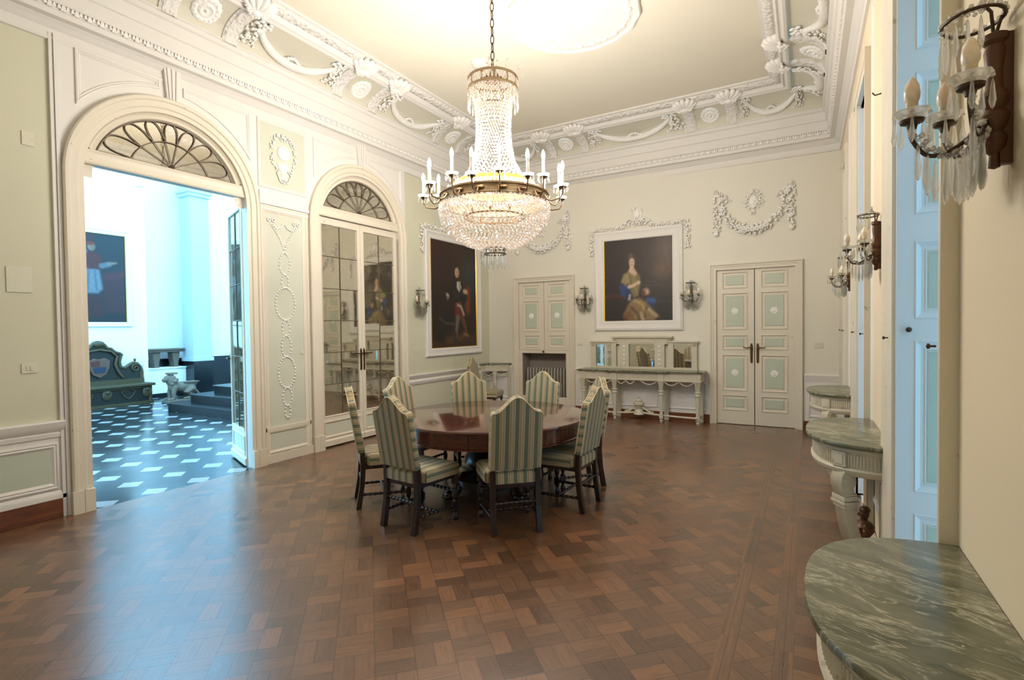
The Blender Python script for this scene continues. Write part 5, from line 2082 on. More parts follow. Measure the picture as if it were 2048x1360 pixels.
def canvas_mesh(name, T, a0, a1, z0, z1, o, bgf, ops, parent, nx=96, ny=120, tone=0.85):
    u = np.linspace(0, 1, nx + 1)[None, :].repeat(ny + 1, 0)
    v = np.linspace(0, 1, ny + 1)[:, None].repeat(nx + 1, 1)
    asp = (a1 - a0) / (z1 - z0)
    col = bgf(u, v)
    rng = np.random.RandomState(5)
    for op in ops:
        kind, c, soft = op[0], np.array(lin(op[1])), op[2]
        if kind == 'e':
            cx, cy, rx, ry, rot = op[3]
            dx, dy = (u - cx) * asp, v - cy
            ca, sa = cos(rot), sin(rot)
            ex, ey = dx * ca + dy * sa, -dx * sa + dy * ca
            d = (np.sqrt((ex / (rx * asp)) ** 2 + (ey / ry) ** 2) - 1) * min(rx * asp, ry)
        elif kind == 's':
            pts, rad = op[3]
            d = np.full(u.shape, 9.0)
            rr = rad if isinstance(rad, (list, tuple)) else [rad] * len(pts)
            for (p, q, r0, r1) in zip(pts, pts[1:], rr, rr[1:]):
                px, py, qx, qy = p[0] * asp, p[1], q[0] * asp, q[1]
                L2 = max(1e-9, (qx - px) ** 2 + (qy - py) ** 2)
                t = np.clip(((u * asp - px) * (qx - px) + (v - py) * (qy - py)) / L2, 0, 1)
                dd_ = np.sqrt((u * asp - px - t * (qx - px)) ** 2 + (v - py - t * (qy - py)) ** 2) - (r0 + (r1 - r0) * t)
                d = np.minimum(d, dd_)
        else:
            pts = op[3]
            d = np.full(u.shape, 9.0)
            ins = np.zeros(u.shape, bool)
            n = len(pts)
            for i in range(n):
                px, py = pts[i][0] * asp, pts[i][1]
                qx, qy = pts[(i + 1) % n][0] * asp, pts[(i + 1) % n][1]
                L2 = max(1e-9, (qx - px) ** 2 + (qy - py) ** 2)
                t = np.clip(((u * asp - px) * (qx - px) + (v - py) * (qy - py)) / L2, 0, 1)
                d = np.minimum(d, np.sqrt((u * asp - px - t * (qx - px)) ** 2 + (v - py - t * (qy - py)) ** 2))
                cr = ((py > v) != (qy > v)) & (u * asp < (qx - px) * (v - py) / ((qy - py) + 1e-12) + px)
                ins ^= cr
            d = np.where(ins, -d, d)
        m = np.clip(0.5 - d / (2 * soft), 0, 1)
        m = m * m * (3 - 2 * m)
        m = m * (op[4] if len(op) > 4 else 1)
        col = col * (1 - m[..., None]) + c * m[..., None]
    fold = 1 + 0.10 * np.sin(u * 63 + 5 * np.sin(v * 17)) * np.sin(v * 41 + 3 * u)
    col = np.clip(col * fold[..., None] * tone, 0, 1)
    mb = MB(T)
    mb.grid([[(a0 + (a1 - a0) * i / nx, o, z0 + (z1 - z0) * j / ny) for i in range(nx + 1)] for j in range(ny + 1)])
    ob = mb.build(name, M['canvas'], parent, smooth=0)
    at = ob.data.color_attributes.new('paint', 'FLOAT_COLOR', 'POINT')
    flat = np.ones((col.shape[0] * col.shape[1], 4), np.float32)
    flat[:, :3] = col.reshape(-1, 3)
    at.data.foreach_set('color', flat.ravel())
    return ob


def grad(stops):
    """bg(u,v) blended from (u,v,colour) points"""
    def f(u, v):
        tot = 0
        w_ = 0
        for cu, cv, c in stops:
            w = 1.0 / (((u - cu) ** 2 + (v - cv) ** 2) + 0.02) ** 1.5
            tot = tot + w[..., None] * np.array(lin(c))
            w_ = w_ + w
        return tot / w_[..., None]
    return f


PIC = [(0.0, 0.0), (0.0, 0.030), (0.012, 0.042), (0.03, 0.045), (0.04, 0.036), (0.085, 0.030), (0.10, 0.034), (0.115, 0.026), (0.12, 0.015)]


def picture(name, loc, T, outer, inner, label, bgf, ops, prof, gilt=0.022, tone=0.85):
    p = thing(name, loc, 0, label, 'painting')
    a0, a1, z0, z1 = outer
    mb = MB(T)
    k = (inner[0] - a0 - gilt) / 0.12
    mb.frame(rect(a0, a1, z0, z1), [(d * k, o) for d, o in prof])
    mb.build('frame', M['white'], p, smooth=30)
    mb = MB(T)
    mb.frame(rect(inner[0] - gilt, inner[1] + gilt, inner[2] - gilt, inner[3] + gilt), [(-0.002, 0.016), (0.004, 0.026), (0.012, 0.024), (gilt, 0.012), (gilt, 0.006)])
    mb.build('gilt_slip', M['gilt'], p)
    canvas_mesh('canvas', T, inner[0], inner[1], inner[2], inner[3], 0.010, bgf, ops, p, tone=tone)
    return p


# portrait of a lady, back wall
SK = (226, 188, 160)
lady = [('p', (40, 22, 14), 0.02, [(0.0, 0.0), (0.30, 0.0), (0.34, 0.24), (0.0, 0.30)]),
        ('s', (74, 34, 20), 0.02, ([(0.0, 0.30), (0.16, 0.305), (0.30, 0.29)], 0.022)),
        ('e', (92, 72, 62), 0.20, (0.86, 0.74, 0.16, 0.20, 0.2), 0.8), ('e', (120, 102, 88), 0.12, (0.92, 0.82, 0.09, 0.12, 0.2), 0.7), ('e', (128, 96, 66), 0.10, (0.86, 0.60, 0.09, 0.07, 0.2), 0.6),
        ('s', (112, 88, 74), 0.012, ([(0.58, 0.42), (0.84, 0.415)], 0.004), 0.5), ('s', (112, 88, 74), 0.012, ([(0.60, 0.46), (0.76, 0.458)], 0.003), 0.45), ('s', (90, 70, 60), 0.012, ([(0.56, 0.24), (0.95, 0.225)], 0.004), 0.4),
        ('p', (30, 66, 128), 0.02, [(0.22, 0.43), (0.34, 0.44), (0.36, 0.38), (0.31, 0.30), (0.25, 0.30), (0.23, 0.37)]),
        ('p', (22, 46, 96), 0.02, [(0.30, 0.36), (0.40, 0.40), (0.42, 0.24), (0.34, 0.22)]),
        ('p', (44, 92, 160), 0.02, [(0.63, 0.27), (0.74, 0.26), (0.76, 0.21), (0.68, 0.19), (0.62, 0.22)]),
        ('p', (26, 52, 100), 0.03, [(0.60, 0.24), (0.74, 0.20), (0.74, 0.14), (0.62, 0.16)]),
        ('p', (150, 122, 78), 0.025, [(0.40, 0.25), (0.52, 0.27), (0.62, 0.22), (0.72, 0.12), (0.80, 0.05), (0.72, 0.0), (0.36, 0.0), (0.28, 0.06), (0.34, 0.17)]),
        ('s', (196, 170, 118), 0.02, ([(0.46, 0.24), (0.56, 0.20), (0.62, 0.10)], 0.016), 0.8), ('s', (196, 176, 130), 0.015, ([(0.66, 0.13), (0.76, 0.06)], 0.018), 0.8), ('s', (206, 186, 140), 0.012, ([(0.54, 0.09), (0.57, 0.02)], 0.018), 0.8),
        ('s', (84, 60, 36), 0.02, ([(0.40, 0.16), (0.50, 0.08), (0.52, 0.0)], 0.018), 0.8), ('s', (84, 60, 36), 0.02, ([(0.62, 0.16), (0.60, 0.04)], 0.014), 0.7),
        ('p', (120, 66, 34), 0.03, [(0.28, 0.08), (0.40, 0.14), (0.44, 0.02), (0.30, 0.0)], 0.7),
        ('p', (146, 132, 84), 0.02, [(0.30, 0.565), (0.38, 0.60), (0.44, 0.575), (0.52, 0.55), (0.535, 0.46), (0.50, 0.30), (0.44, 0.28), (0.40, 0.36), (0.35, 0.47)]),
        ('p', (166, 150, 98), 0.02, [(0.25, 0.47), (0.29, 0.56), (0.35, 0.57), (0.38, 0.47), (0.32, 0.43)]),
        ('s', (110, 92, 54), 0.012, ([(0.38, 0.57), (0.40, 0.44), (0.47, 0.30)], 0.008), 0.7), ('s', (110, 92, 54), 0.012, ([(0.50, 0.54), (0.47, 0.42)], 0.008), 0.6),
        ('p', SK, 0.015, [(0.36, 0.595), (0.385, 0.635), (0.44, 0.635), (0.47, 0.595), (0.49, 0.565), (0.45, 0.54), (0.41, 0.56)]),
        ('s', SK, 0.012, ([(0.41, 0.69), (0.41, 0.60)], 0.024)),
        ('s', (232, 198, 168), 0.012, ([(0.37, 0.41), (0.44, 0.425), (0.50, 0.455)], [0.020, 0.018, 0.014])),
        ('e', (236, 204, 176), 0.012, (0.505, 0.455, 0.028, 0.022, 0.3)),
        ('e', (70, 50, 38), 0.02, (0.405, 0.735, 0.062, 0.062, 0)), ('e', (96, 74, 58), 0.02, (0.40, 0.775, 0.036, 0.034, 0)),
        ('e', (232, 194, 166), 0.010, (0.412, 0.700, 0.040, 0.050, 0)),
        ('e', (70, 44, 32), 0.005, (0.398, 0.708, 0.009, 0.005, 0)), ('e', (70, 44, 32), 0.005, (0.430, 0.708, 0.009, 0.005, 0)),
        ('s', (196, 150, 122), 0.006, ([(0.416, 0.708), (0.419, 0.688)], 0.004)), ('s', (170, 84, 70), 0.005, ([(0.405, 0.672), (0.424, 0.672)], 0.004)),
        ('e', (186, 150, 120), 0.02, (0.62, 0.345, 0.045, 0.04, 0.4)), ('e', (214, 190, 160), 0.012, (0.635, 0.34, 0.018, 0.02, 0)), ('e', (96, 60, 34), 0.02, (0.58, 0.33, 0.03, 0.03, 0)),
        ('s', (210, 196, 176), 0.010, ([(0.38, 0.31), (0.37, 0.26)], 0.012), 0.8)]
bg_l = grad([(0.0, 1.0, (38, 22, 18)), (0.3, 0.9, (44, 26, 20)), (0.2, 0.6, (40, 20, 16)), (0.6, 0.95, (50, 34, 28)), (0.8, 0.5, (56, 42, 34)), (0.9, 0.1, (34, 26, 20)), (0.5, 0.0, (30, 20, 14)), (0.05, 0.2, (30, 20, 14)), (1.0, 1.0, (74, 60, 50))])
pic_lady = picture('framed_portrait', (-2.64, YB, 1.53), lambda a, o, z: (a + 2.64, -o, z - 1.53), (-3.43, -1.87, 1.53, 3.305), (-3.235, -2.035, 1.70, 3.165),
        'gilt-edged portrait of a seated lady in gold with a blue shawl on the back wall', bg_l, lady, PIC)

# portrait of a standing man, left wall (u runs with +y)
man = [('e', (50, 62, 62), 0.12, (0.86, 0.72, 0.14, 0.12, 0)), ('e', (34, 46, 48), 0.10, (0.95, 0.60, 0.12, 0.10, 0)),
       ('p', (66, 40, 22), 0.03, [(0.0, 0.0), (1.0, 0.0), (1.0, 0.12), (0.5, 0.09), (0.0, 0.06)]), ('s', (120, 78, 40), 0.05, ([(0.35, 0.06), (0.75, 0.10)], 0.02), 0.6),
       ('p', (110, 50, 24), 0.03, [(0.76, 0.60), (0.86, 0.58), (0.86, 0.34), (0.78, 0.30), (0.72, 0.40)]), ('s', (140, 74, 36), 0.02, ([(0.80, 0.56), (0.80, 0.36)], 0.012), 0.7),
       ('p', (18, 14, 14), 0.02, [(0.36, 0.60), (0.48, 0.64), (0.64, 0.62), (0.78, 0.56), (0.80, 0.46), (0.70, 0.40), (0.72, 0.33), (0.44, 0.33), (0.40, 0.44), (0.30, 0.44), (0.30, 0.52)]),
       ('p', (20, 14, 12), 0.03, [(0.10, 0.06), (0.24, 0.04), (0.50, 0.34), (0.44, 0.38), (0.18, 0.30)]),
       ('s', (40, 44, 48), 0.012, ([(0.50, 0.52), (0.60, 0.44), (0.66, 0.34)], 0.02), 0.6),
       ('p', (112, 26, 34), 0.015, [(0.50, 0.40), (0.64, 0.40), (0.66, 0.31), (0.60, 0.28), (0.50, 0.30)]), ('s', (186, 178, 160), 0.01, ([(0.56, 0.405), (0.64, 0.385), (0.70, 0.31)], 0.014), 0.85), ('s', (150, 52, 40), 0.01, ([(0.52, 0.41), (0.64, 0.42)], 0.010), 0.7),
       ('s', (120, 112, 106), 0.012, ([(0.56, 0.28), (0.53, 0.16), (0.50, 0.08)], [0.03, 0.022, 0.02]), 0.85), ('s', (50, 46, 46), 0.012, ([(0.50, 0.12), (0.49, 0.055), (0.54, 0.045)], 0.022)),
       ('s', (110, 62, 34), 0.012, ([(0.66, 0.28), (0.74, 0.18), (0.74, 0.11)], [0.03, 0.022, 0.02]), 0.9), ('s', (150, 118, 80), 0.012, ([(0.70, 0.12), (0.80, 0.10)], 0.012), 0.8),
       ('s', (96, 90, 86), 0.010, ([(0.16, 0.27), (0.30, 0.225), (0.48, 0.215)], 0.006), 0.8),
       ('p', (216, 208, 190), 0.010, [(0.55, 0.625), (0.62, 0.63), (0.65, 0.57), (0.60, 0.53), (0.55, 0.57)]), ('s', (60, 70, 74), 0.006, ([(0.60, 0.61), (0.62, 0.56)], 0.008), 0.8),
       ('s', (206, 168, 140), 0.010, ([(0.72, 0.54), (0.77, 0.535)], 0.022)), ('e', (196, 186, 170), 0.010, (0.34, 0.49, 0.034, 0.014, -0.5)), ('e', (150, 112, 90), 0.010, (0.34, 0.465, 0.02, 0.016, 0)),
       ('e', (34, 22, 16), 0.02, (0.55, 0.735, 0.075, 0.058, 0)), ('e', (206, 166, 136), 0.010, (0.555, 0.715, 0.048, 0.046, 0)),
       ('e', (60, 36, 26), 0.004, (0.54, 0.722, 0.010, 0.004, 0)), ('e', (60, 36, 26), 0.004, (0.58, 0.722, 0.010, 0.004, 0)), ('s', (170, 120, 96), 0.005, ([(0.563, 0.72), (0.566, 0.704)], 0.003)), ('s', (150, 70, 56), 0.004, ([(0.55, 0.692), (0.575, 0.692)], 0.003))]
bg_m = grad([(0.1, 0.95, (52, 24, 16)), (0.3, 0.75, (44, 18, 14)), (0.6, 0.95, (56, 28, 18)), (0.95, 0.95, (40, 34, 30)), (0.1, 0.4, (28, 14, 12)), (0.9, 0.3, (30, 18, 16)), (0.5, 0.1, (44, 26, 18)), (0.05, 0.05, (34, 20, 14))])
pic_man = picture('framed_portrait', (XL - 0.02, 7.89, 1.12), lambda a, o, z: (o, a - 7.89, z - 1.12), (7.035, 8.755, 1.12, 3.315), (7.205, 8.59, 1.275, 3.185),
        'tall dark full-length portrait of a man in black on the left wall', bg_m, man, PIC)

# prelate in the hall beyond the open door
prel = [('p', (120, 34, 38), 0.05, [(0.0, 1.0), (0.62, 1.0), (0.44, 0.86), (0.22, 0.72), (0.0, 0.66)], 0.6), ('p', (96, 36, 50), 0.02, [(0.66, 0.50), (1.0, 0.56), (1.0, 0.10), (0.72, 0.10)]), ('p', (126, 50, 66), 0.03, [(0.70, 0.55), (1.0, 0.60), (1.0, 0.52), (0.70, 0.48)]),
        ('p', (20, 30, 46), 0.03, [(0.0, 0.0), (1.0, 0.0), (1.0, 0.10), (0.0, 0.14)]),
        ('p', (92, 28, 34), 0.02, [(0.44, 0.30), (0.66, 0.30), (0.70, 0.06), (0.42, 0.06)]),
        ('p', (176, 190, 204), 0.02, [(0.42, 0.60), (0.64, 0.60), (0.68, 0.38), (0.62, 0.33), (0.44, 0.33), (0.38, 0.40)]),
        ('s', (110, 130, 150), 0.01, ([(0.50, 0.58), (0.48, 0.36)], 0.008), 0.7), ('s', (110, 130, 150), 0.01, ([(0.58, 0.58), (0.60, 0.36)], 0.008), 0.7),
        ('p', (128, 34, 38), 0.015, [(0.40, 0.78), (0.54, 0.80), (0.66, 0.76), (0.70, 0.66), (0.66, 0.60), (0.42, 0.60), (0.36, 0.68)]), ('s', (176, 186, 198), 0.01, ([(0.36, 0.76), (0.46, 0.79)], 0.022), 0.8),
        ('s', (150, 164, 178), 0.012, ([(0.68, 0.64), (0.78, 0.665)], 0.028)), ('s', (214, 178, 150), 0.010, ([(0.78, 0.67), (0.88, 0.685)], [0.016, 0.008])), ('s', (150, 164, 178), 0.012, ([(0.40, 0.60), (0.39, 0.45)], 0.022)),
        ('e', (216, 176, 146), 0.010, (0.545, 0.845, 0.050, 0.042, 0)), ('e', (196, 64, 38), 0.010, (0.53, 0.882, 0.058, 0.022, 0.1)),
        ('e', (70, 44, 34), 0.004, (0.555, 0.852, 0.009, 0.004, 0)), ('s', (180, 130, 104), 0.005, ([(0.575, 0.852), (0.582, 0.836)], 0.004)), ('s', (150, 78, 62), 0.004, ([(0.555, 0.822), (0.58, 0.822)], 0.003))]
bg_p = grad([(0.1, 0.9, (70, 30, 38)), (0.8, 0.9, (38, 58, 70)), (0.95, 0.6, (34, 54, 66)), (0.5, 0.5, (34, 36, 50)), (0.1, 0.3, (30, 30, 44)), (0.8, 0.1, (30, 40, 54))])
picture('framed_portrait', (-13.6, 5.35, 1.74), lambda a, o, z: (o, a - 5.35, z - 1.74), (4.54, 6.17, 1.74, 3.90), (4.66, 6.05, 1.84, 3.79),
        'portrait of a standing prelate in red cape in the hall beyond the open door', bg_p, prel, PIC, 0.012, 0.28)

# ------------------------------------------------------------------ stucco ornaments
def leafy(mb, pts, w, dens=1.0, h=0.03, size=0.022, flat=0.5):
    """relief garland along a path of (a,o,z); w = half widths"""
    for i in range(len(pts) - 1):
        p, q = Vector(pts[i]), Vector(pts[i + 1])
        w0, w1 = (w[i], w[i + 1]) if isinstance(w, (list, tuple)) else (w, w)
        L = (q - p).length
        n = max(1, int(dens * L * (w0 + w1) / (size * size * 1.6)))
        for k in range(n):
            f = random.random()
            ww = w0 + (w1 - w0) * f
            d = (q - p).normalized()
            s_ = Vector((-d.z, 0, d.x))
            u_ = random.uniform(-1, 1)
            c = p.lerp(q, f) + s_ * (u_ * ww) + Vector((0, h * sqrt(max(0, 1 - u_ * u_)) * 0.8, 0))
            r = size * random.uniform(0.65, 1.2)
            R = Matrix.Rotation(random.uniform(0, 6.28), 3, 'Y') @ Matrix.Rotation(random.uniform(-0.5, 0.5), 3, 'X')
            mb.blob(c, (r, r * flat, r * 0.6), R, 1)


def flower(mb, c, r, n=6):
    for k in range(n):
        a = 2 * pi * k / n
        mb.blob((c[0] + r * 0.6 * cos(a), c[1] + 0.004, c[2] + r * 0.6 * sin(a)), (r * 0.42, r * 0.3, r * 0.42), None, 1)
    mb.blob((c[0], c[1] + r * 0.25, c[2]), (r * 0.3, r * 0.28, r * 0.3), None, 1)


def wall_garland(name, xc, label):
    """swag of fruit hung from two ribbon clusters, back wall; local x mirrored by the half turn"""
    mb = MB()
    W_ = 0.46
    pts = [(-W_ + 2 * W_ * k / 14, 0.0, 3.50 - 0.40 * (1 - ((k - 7) / 7) ** 2) ** 0.72) for k in range(15)]
    leafy(mb, pts, [0.045 + 0.04 * sin(pi * k / 14) for k in range(15)], 1.2, 0.06, 0.026)
    for k in range(4, 11):
        x, _, z = pts[k]
        flower(mb, (x, 0.058, z), 0.046, 6)
    for s_ in (-1, 1):
        leafy(mb, [(s_ * 0.47, 0, 3.70), (s_ * 0.50, 0, 3.52), (s_ * 0.53, 0, 3.30), (s_ * 0.54, 0, 3.10)], [0.095, 0.10, 0.06, 0.06], 1.1, 0.04, 0.026)
        leafy(mb, [(s_ * 0.42, 0, 3.66), (s_ * 0.36, 0, 3.56)], [0.03, 0.05], 1.0)
        for t in range(3):
            a = t * 0.9
            mb.tube([(s_ * 0.48, 0.02, 3.66), (s_ * (0.48 + 0.07 * sin(a)), 0.03, 3.74 + 0.02 * t), (s_ * (0.52 + 0.03 * t), 0.02, 3.70), (s_ * 0.48, 0.02, 3.66)], 0.010, 6)
        flower(mb, (s_ * 0.47, 0.03, 3.62), 0.045, 6)
        mb.blob((s_ * 0.54, 0.015, 3.08), (0.045, 0.03, 0.05), None, 1)
    o = mb.build('plaster_garland', M['plaster'], smooth=60, at=(0, 0, 3.05))
    o.location = (xc, YB - 0.012, 3.05)
    o.rotation_euler = (0, 0, pi)
    return tag(o, label, 'wall ornament')


wall_garland('plaster_garland', -0.80, 'white stucco garland of fruit and ribbons above the right-hand panelled doors')
wall_garland('plaster_garland', -4.49, 'white stucco garland of fruit and ribbons above the cupboard doors, partly behind the chandelier')


def mask(x, label):
    mb = MB()
    z = 3.53
    mb.blob((0, 0.0, z), (0.075, 0.05, 0.105), None, 3)
    mb.blob((0, 0.052, z - 0.005), (0.012, 0.016, 0.026), None, 2)
    for s_ in (-1, 1):
        mb.blob((s_ * 0.028, 0.042, z + 0.018), (0.014, 0.008, 0.008), None, 2)
        mb.blob((s_ * 0.03, 0.04, z + 0.038), (0.02, 0.010, 0.006), None, 1)
        mb.blob((s_ * 0.036, 0.032, z - 0.03), (0.022, 0.018, 0.022), None, 2)
        leafy(mb, [(s_ * 0.08, 0, z + 0.12), (s_ * 0.115, 0, z + 0.02), (s_ * 0.09, 0, z - 0.10)], 0.035, 1.0)
    mb.blob((0, 0.044, z - 0.045), (0.022, 0.009, 0.008), None, 2)
    mb.blob((0, 0.036, z - 0.085), (0.024, 0.02, 0.02), None, 2)
    leafy(mb, [(-0.08, 0, z + 0.13), (0, 0, z + 0.165), (0.08, 0, z + 0.13)], 0.04, 1.3)
    leafy(mb, [(-0.05, 0, z - 0.16), (0.05, 0, z - 0.16)], 0.035, 1.0)
    o = mb.build('plaster_mask', M['plaster'], smooth=60, at=(0, 0, 3.33))
    o.location = (x, YB, 3.33)
    o.rotation_euler = (0, 0, pi)
    return tag(o, label, 'wall ornament')


mask(-0.785, 'white stucco face with leafy hair above the garland over the right-hand doors')
mask(-4.49, 'white stucco face with leafy hair over the cupboard doors, behind the chandelier')


def frame_crest(host, hw, zt):
    rot = Matrix.Rotation(pi, 4, 'Z') if host is pic_lady else Matrix.Rotation(-pi / 2, 4, 'Z')

    def fit(name, src):
        m2 = MB(rot @ Matrix.Translation((0, 0.004, -host.location.z)))
        m2.add(src.vs, src.fs)
        m2.build(name, M['plaster'], host, smooth=60)
    mb = MB()
    leafy(mb, [(-hw, 0, zt + 0.045), (-0.5, 0, zt + 0.03), (-0.30, 0, zt + 0.035), (-0.14, 0, zt + 0.10), (0.14, 0, zt + 0.10), (0.30, 0, zt + 0.035), (0.5, 0, zt + 0.03), (hw, 0, zt + 0.045)],
          [0.04, 0.032, 0.036, 0.06, 0.06, 0.036, 0.032, 0.04], 1.2, 0.04)
    for s_ in (-1, 1):
        mb.tube([(s_ * 0.05, 0.02, zt + 0.13), (s_ * 0.14, 0.03, zt + 0.17), (s_ * 0.21, 0.02, zt + 0.10), (s_ * 0.14, 0.02, zt + 0.07)], 0.018, 6)
    mb.blob((0, 0.0, zt + 0.23), (0.10, 0.04, 0.12), None, 2)
    mb.blob((0, 0.035, zt + 0.235), (0.06, 0.025, 0.08), None, 2)
    leafy(mb, [(-0.10, 0, zt + 0.30), (0, 0, zt + 0.36), (0.10, 0, zt + 0.30)], 0.04, 1.0)
    fit('crest', mb)
    for s_ in (-1, 1):
        mb = MB()
        leafy(mb, [(s_ * (hw + 0.035), 0, zt + 0.05), (s_ * (hw + 0.05), 0, zt - 0.15), (s_ * (hw + 0.05), 0, zt - 0.32), (s_ * (hw + 0.05), 0, zt - 0.42)], [0.05, 0.044, 0.036, 0.05], 1.3, 0.045)
        fit('crest_drop', mb)


frame_crest(pic_lady, 0.80, 3.315)
frame_crest(pic_man, 0.87, 3.325)


# swags, rosettes and shells of the cove: local x along the wall, y out from it
def TC_(mbx, zb):
    def T(a, h, t):
        c_, z = cove_pt(t)
        nx, nz = cove_n(t)
        return (a, c_ + nx * h, z + nz * h)
    return T


def make_swag():
    mb = MB()
    mb2 = MB()
    W_ = 0.50
    pts = []
    for k in range(17):
        f = -1 + 2 * k / 16
        pts.append((W_ * f, 0.022, 0.74 - 0.52 * (1 - f * f) ** 0.85))
    S_ = 0.49          # metres of cove per unit t, to keep blobs round
    TT = TC_(None, 0)

    def place(src):
        for v, f in src:
            pass
    # build flat in (x, h, s metres) then bend onto the cove
    flat = MB()
    p3 = [(x, h, t * S_) for x, h, t in pts]
    flat.tube(p3, [0.024 + 0.042 * sin(pi * k / 16) for k in range(17)], 8)
    leafy(flat, p3[3:14], [0.025 + 0.03 * sin(pi * k / 10) for k in range(11)], 0.8, 0.055)
    for k in range(7):
        a = -0.5 + k / 6
        flat.blob((0.09 * a * 2, 0.03, 0.165 + 0.05 * cos(a * 3)), (0.024, 0.02, 0.028), None, 1)
    for s_ in (-1, 1):
        flower(flat, (s_ * 0.50, 0.025, 0.385), 0.06, 5)
        for dx, dz in ((0.05, 0.05), (-0.05, 0.055), (0.075, 0.01), (-0.075, 0.01)):
            flat.blob((s_ * 0.50 + dx, 0.02, 0.385 + dz), (0.034, 0.018, 0.022), Matrix.Rotation(dx * 10, 3, 'Y'), 1)
        leafy(flat, [(s_ * 0.53, 0, 0.35), (s_ * 0.56, 0, 0.24), (s_ * 0.545, 0, 0.10)], [0.06, 0.10, 0.07], 1.1, 0.055, 0.026)
        leafy(flat, [(s_ * 0.52, 0, 0.18), (s_ * 0.44, 0, 0.11)], [0.02, 0.012], 1.0)
    mb.T = lambda x, h, s: TT(x, h, s / S_)
    mb.add(flat.vs, flat.fs)
    return mb.build('cove_swag', M['plaster'], smooth=60, at=(0, 0, 4.72))


def make_rosette():
    flat = MB()
    flat.lathe([(0.0, 0.030), (0.016, 0.030), (0.022, 0.018), (0.05, 0.020), (0.058, 0.030), (0.075, 0.026), (0.082, 0.014), (0.10, 0.020), (0.128, 0.020), (0.14, 0.010), (0.142, 0.0)], 40, (0, 0, 0), Matrix.Rotation(radians(-90), 3, 'X'),
               scal=lambda t, r: 1 + (0.045 * cos(14 * t) if r > 0.09 else 0))
    for k in range(14):
        a = 2 * pi * k / 14
        flat.blob((0.11 * cos(a), 0.018, 0.11 * sin(a)), (0.02, 0.012, 0.016), None, 1)
    flat.blob((0, 0.03, 0), 0.018, None, 1)
    mb = MB()
    TT = TC_(None, 0)
    mb.T = lambda x, h, s: TT(x, h, 0.5 + s / 0.49)
    mb.add([(v.x, v.y, v.z) for v in flat.vs], flat.fs)
    return mb.build('cove_rosette', M['plaster'], smooth=50, at=(0, 0, 4.72))


def make_shell():
    mb = MB()
    base = Vector((0, 0.70, 4.925))
    for k in range(7):
        a = radians(-66 + 22 * k)
        d = Vector((sin(a), cos(a) * 0.9, 0.30)).normalized()
        L_ = 0.19 + 0.035 * cos(a)
        pts = [base + d * (L_ * f) + Vector((0, 0, -0.018 * sin(pi * f))) for f in (0.1, 0.35, 0.6, 0.8, 0.95, 1.0)]
        mb.tube(pts, [0.012, 0.022, 0.034, 0.040, 0.030, 0.012], 8)
    for s_ in (-1, 1):
        sp = []
        for k in range(20):
            q = k / 19
            rr = 0.045 * (1 - 0.8 * q)
            sp.append(base + Vector((s_ * (0.085 + rr * cos(q * 9)), 0.02 + rr * 0.4 * sin(q * 9), -0.01 + rr * sin(q * 9))))
        mb.tube(sp, 0.014, 6)
        mb.blob(base + Vector((s_ * 0.085, 0.015, -0.015)), 0.016, None, 1)
    for k in range(5):
        mb.blob(base + Vector((-0.05 + 0.025 * k, -0.03 - 0.015 * (2 - abs(k - 2)), -0.03)), (0.018, 0.03, 0.016), None, 1)
    mb.blob(base + Vector((0, 0.0, -0.015)), (0.06, 0.05, 0.035), None, 2)
    return mb.build('cove_shell', M['plaster'], smooth=60, at=(0, 0, 4.88))


def cove_loc(side, a, z):
    if side == 'L':
        return (XL - 0.02, a, z), -pi / 2
    if side == 'B':
        return (a, YB + 0.02, z), pi
    return (XR0 - XRS * a, a, z), pi / 2 + RTH


def put(o, side, a, z, label, group, first, sx=1.0):
    loc, rz = cove_loc(side, a, z)
    q = o if first else o.copy()
    if not first:
        COL.objects.link(q)
    q.location = loc
    q.rotation_euler = (0, 0, rz)
    q.scale = (sx, 1, 1)
    return tag(q, label, 'ceiling ornament', group)


G1, G2, G3 = 'stucco swags in the cove', 'stucco rosettes in the cove', 'stucco shells round the ceiling'
sw_ = make_swag()
for i, (sd, a, sx, lab) in enumerate([
        ('L', 4.245, 1.05, 'stucco swag in the left-hand cove nearest the camera, between two rosettes'),
        ('L', 6.355, 1.05, 'stucco swag in the left-hand cove just left of the chandelier crown'),
        ('L', 8.24, 0.62, 'short stucco swag in the left-hand cove at the far corner, behind the chandelier'),
        ('B', -2.60, 1.25, 'wide stucco swag in the middle of the far cove, above the portrait of a lady'),
        ('B', -0.52, 0.66, 'short stucco swag at the right end of the far cove'),
        ('B', -4.72, 0.62, 'short stucco swag at the left end of the far cove, behind the chandelier'),
        ('R', 8.22, 0.62, 'short stucco swag at the far end of the right-hand cove'),
        ('R', 6.355, 1.05, 'stucco swag at the top of the right-hand cove, above its rosette')]):
    put(sw_, sd, a, 4.72, lab, G1, i == 0, sx)
ro_ = make_rosette()
for i, (sd, a, lab) in enumerate([
        ('L', 3.19, 'round stucco rosette cut by the top edge of the picture in the left-hand cove'),
        ('L', 5.30, 'round stucco rosette in the middle of the left-hand cove, between two swags'),
        ('L', 7.41, 'round stucco rosette of the left-hand cove beside the chandelier neck'),
        ('B', -3.83, 'round stucco rosette in the far cove just right of the chandelier candles'),
        ('B', -1.375, 'round stucco rosette in the far cove, toward the right corner'),
        ('R', 7.41, 'round stucco rosette in the right-hand cove between two curved ribs')]):
    put(ro_, sd, a, 4.72, lab, G2, i == 0)
sh_ = make_shell()
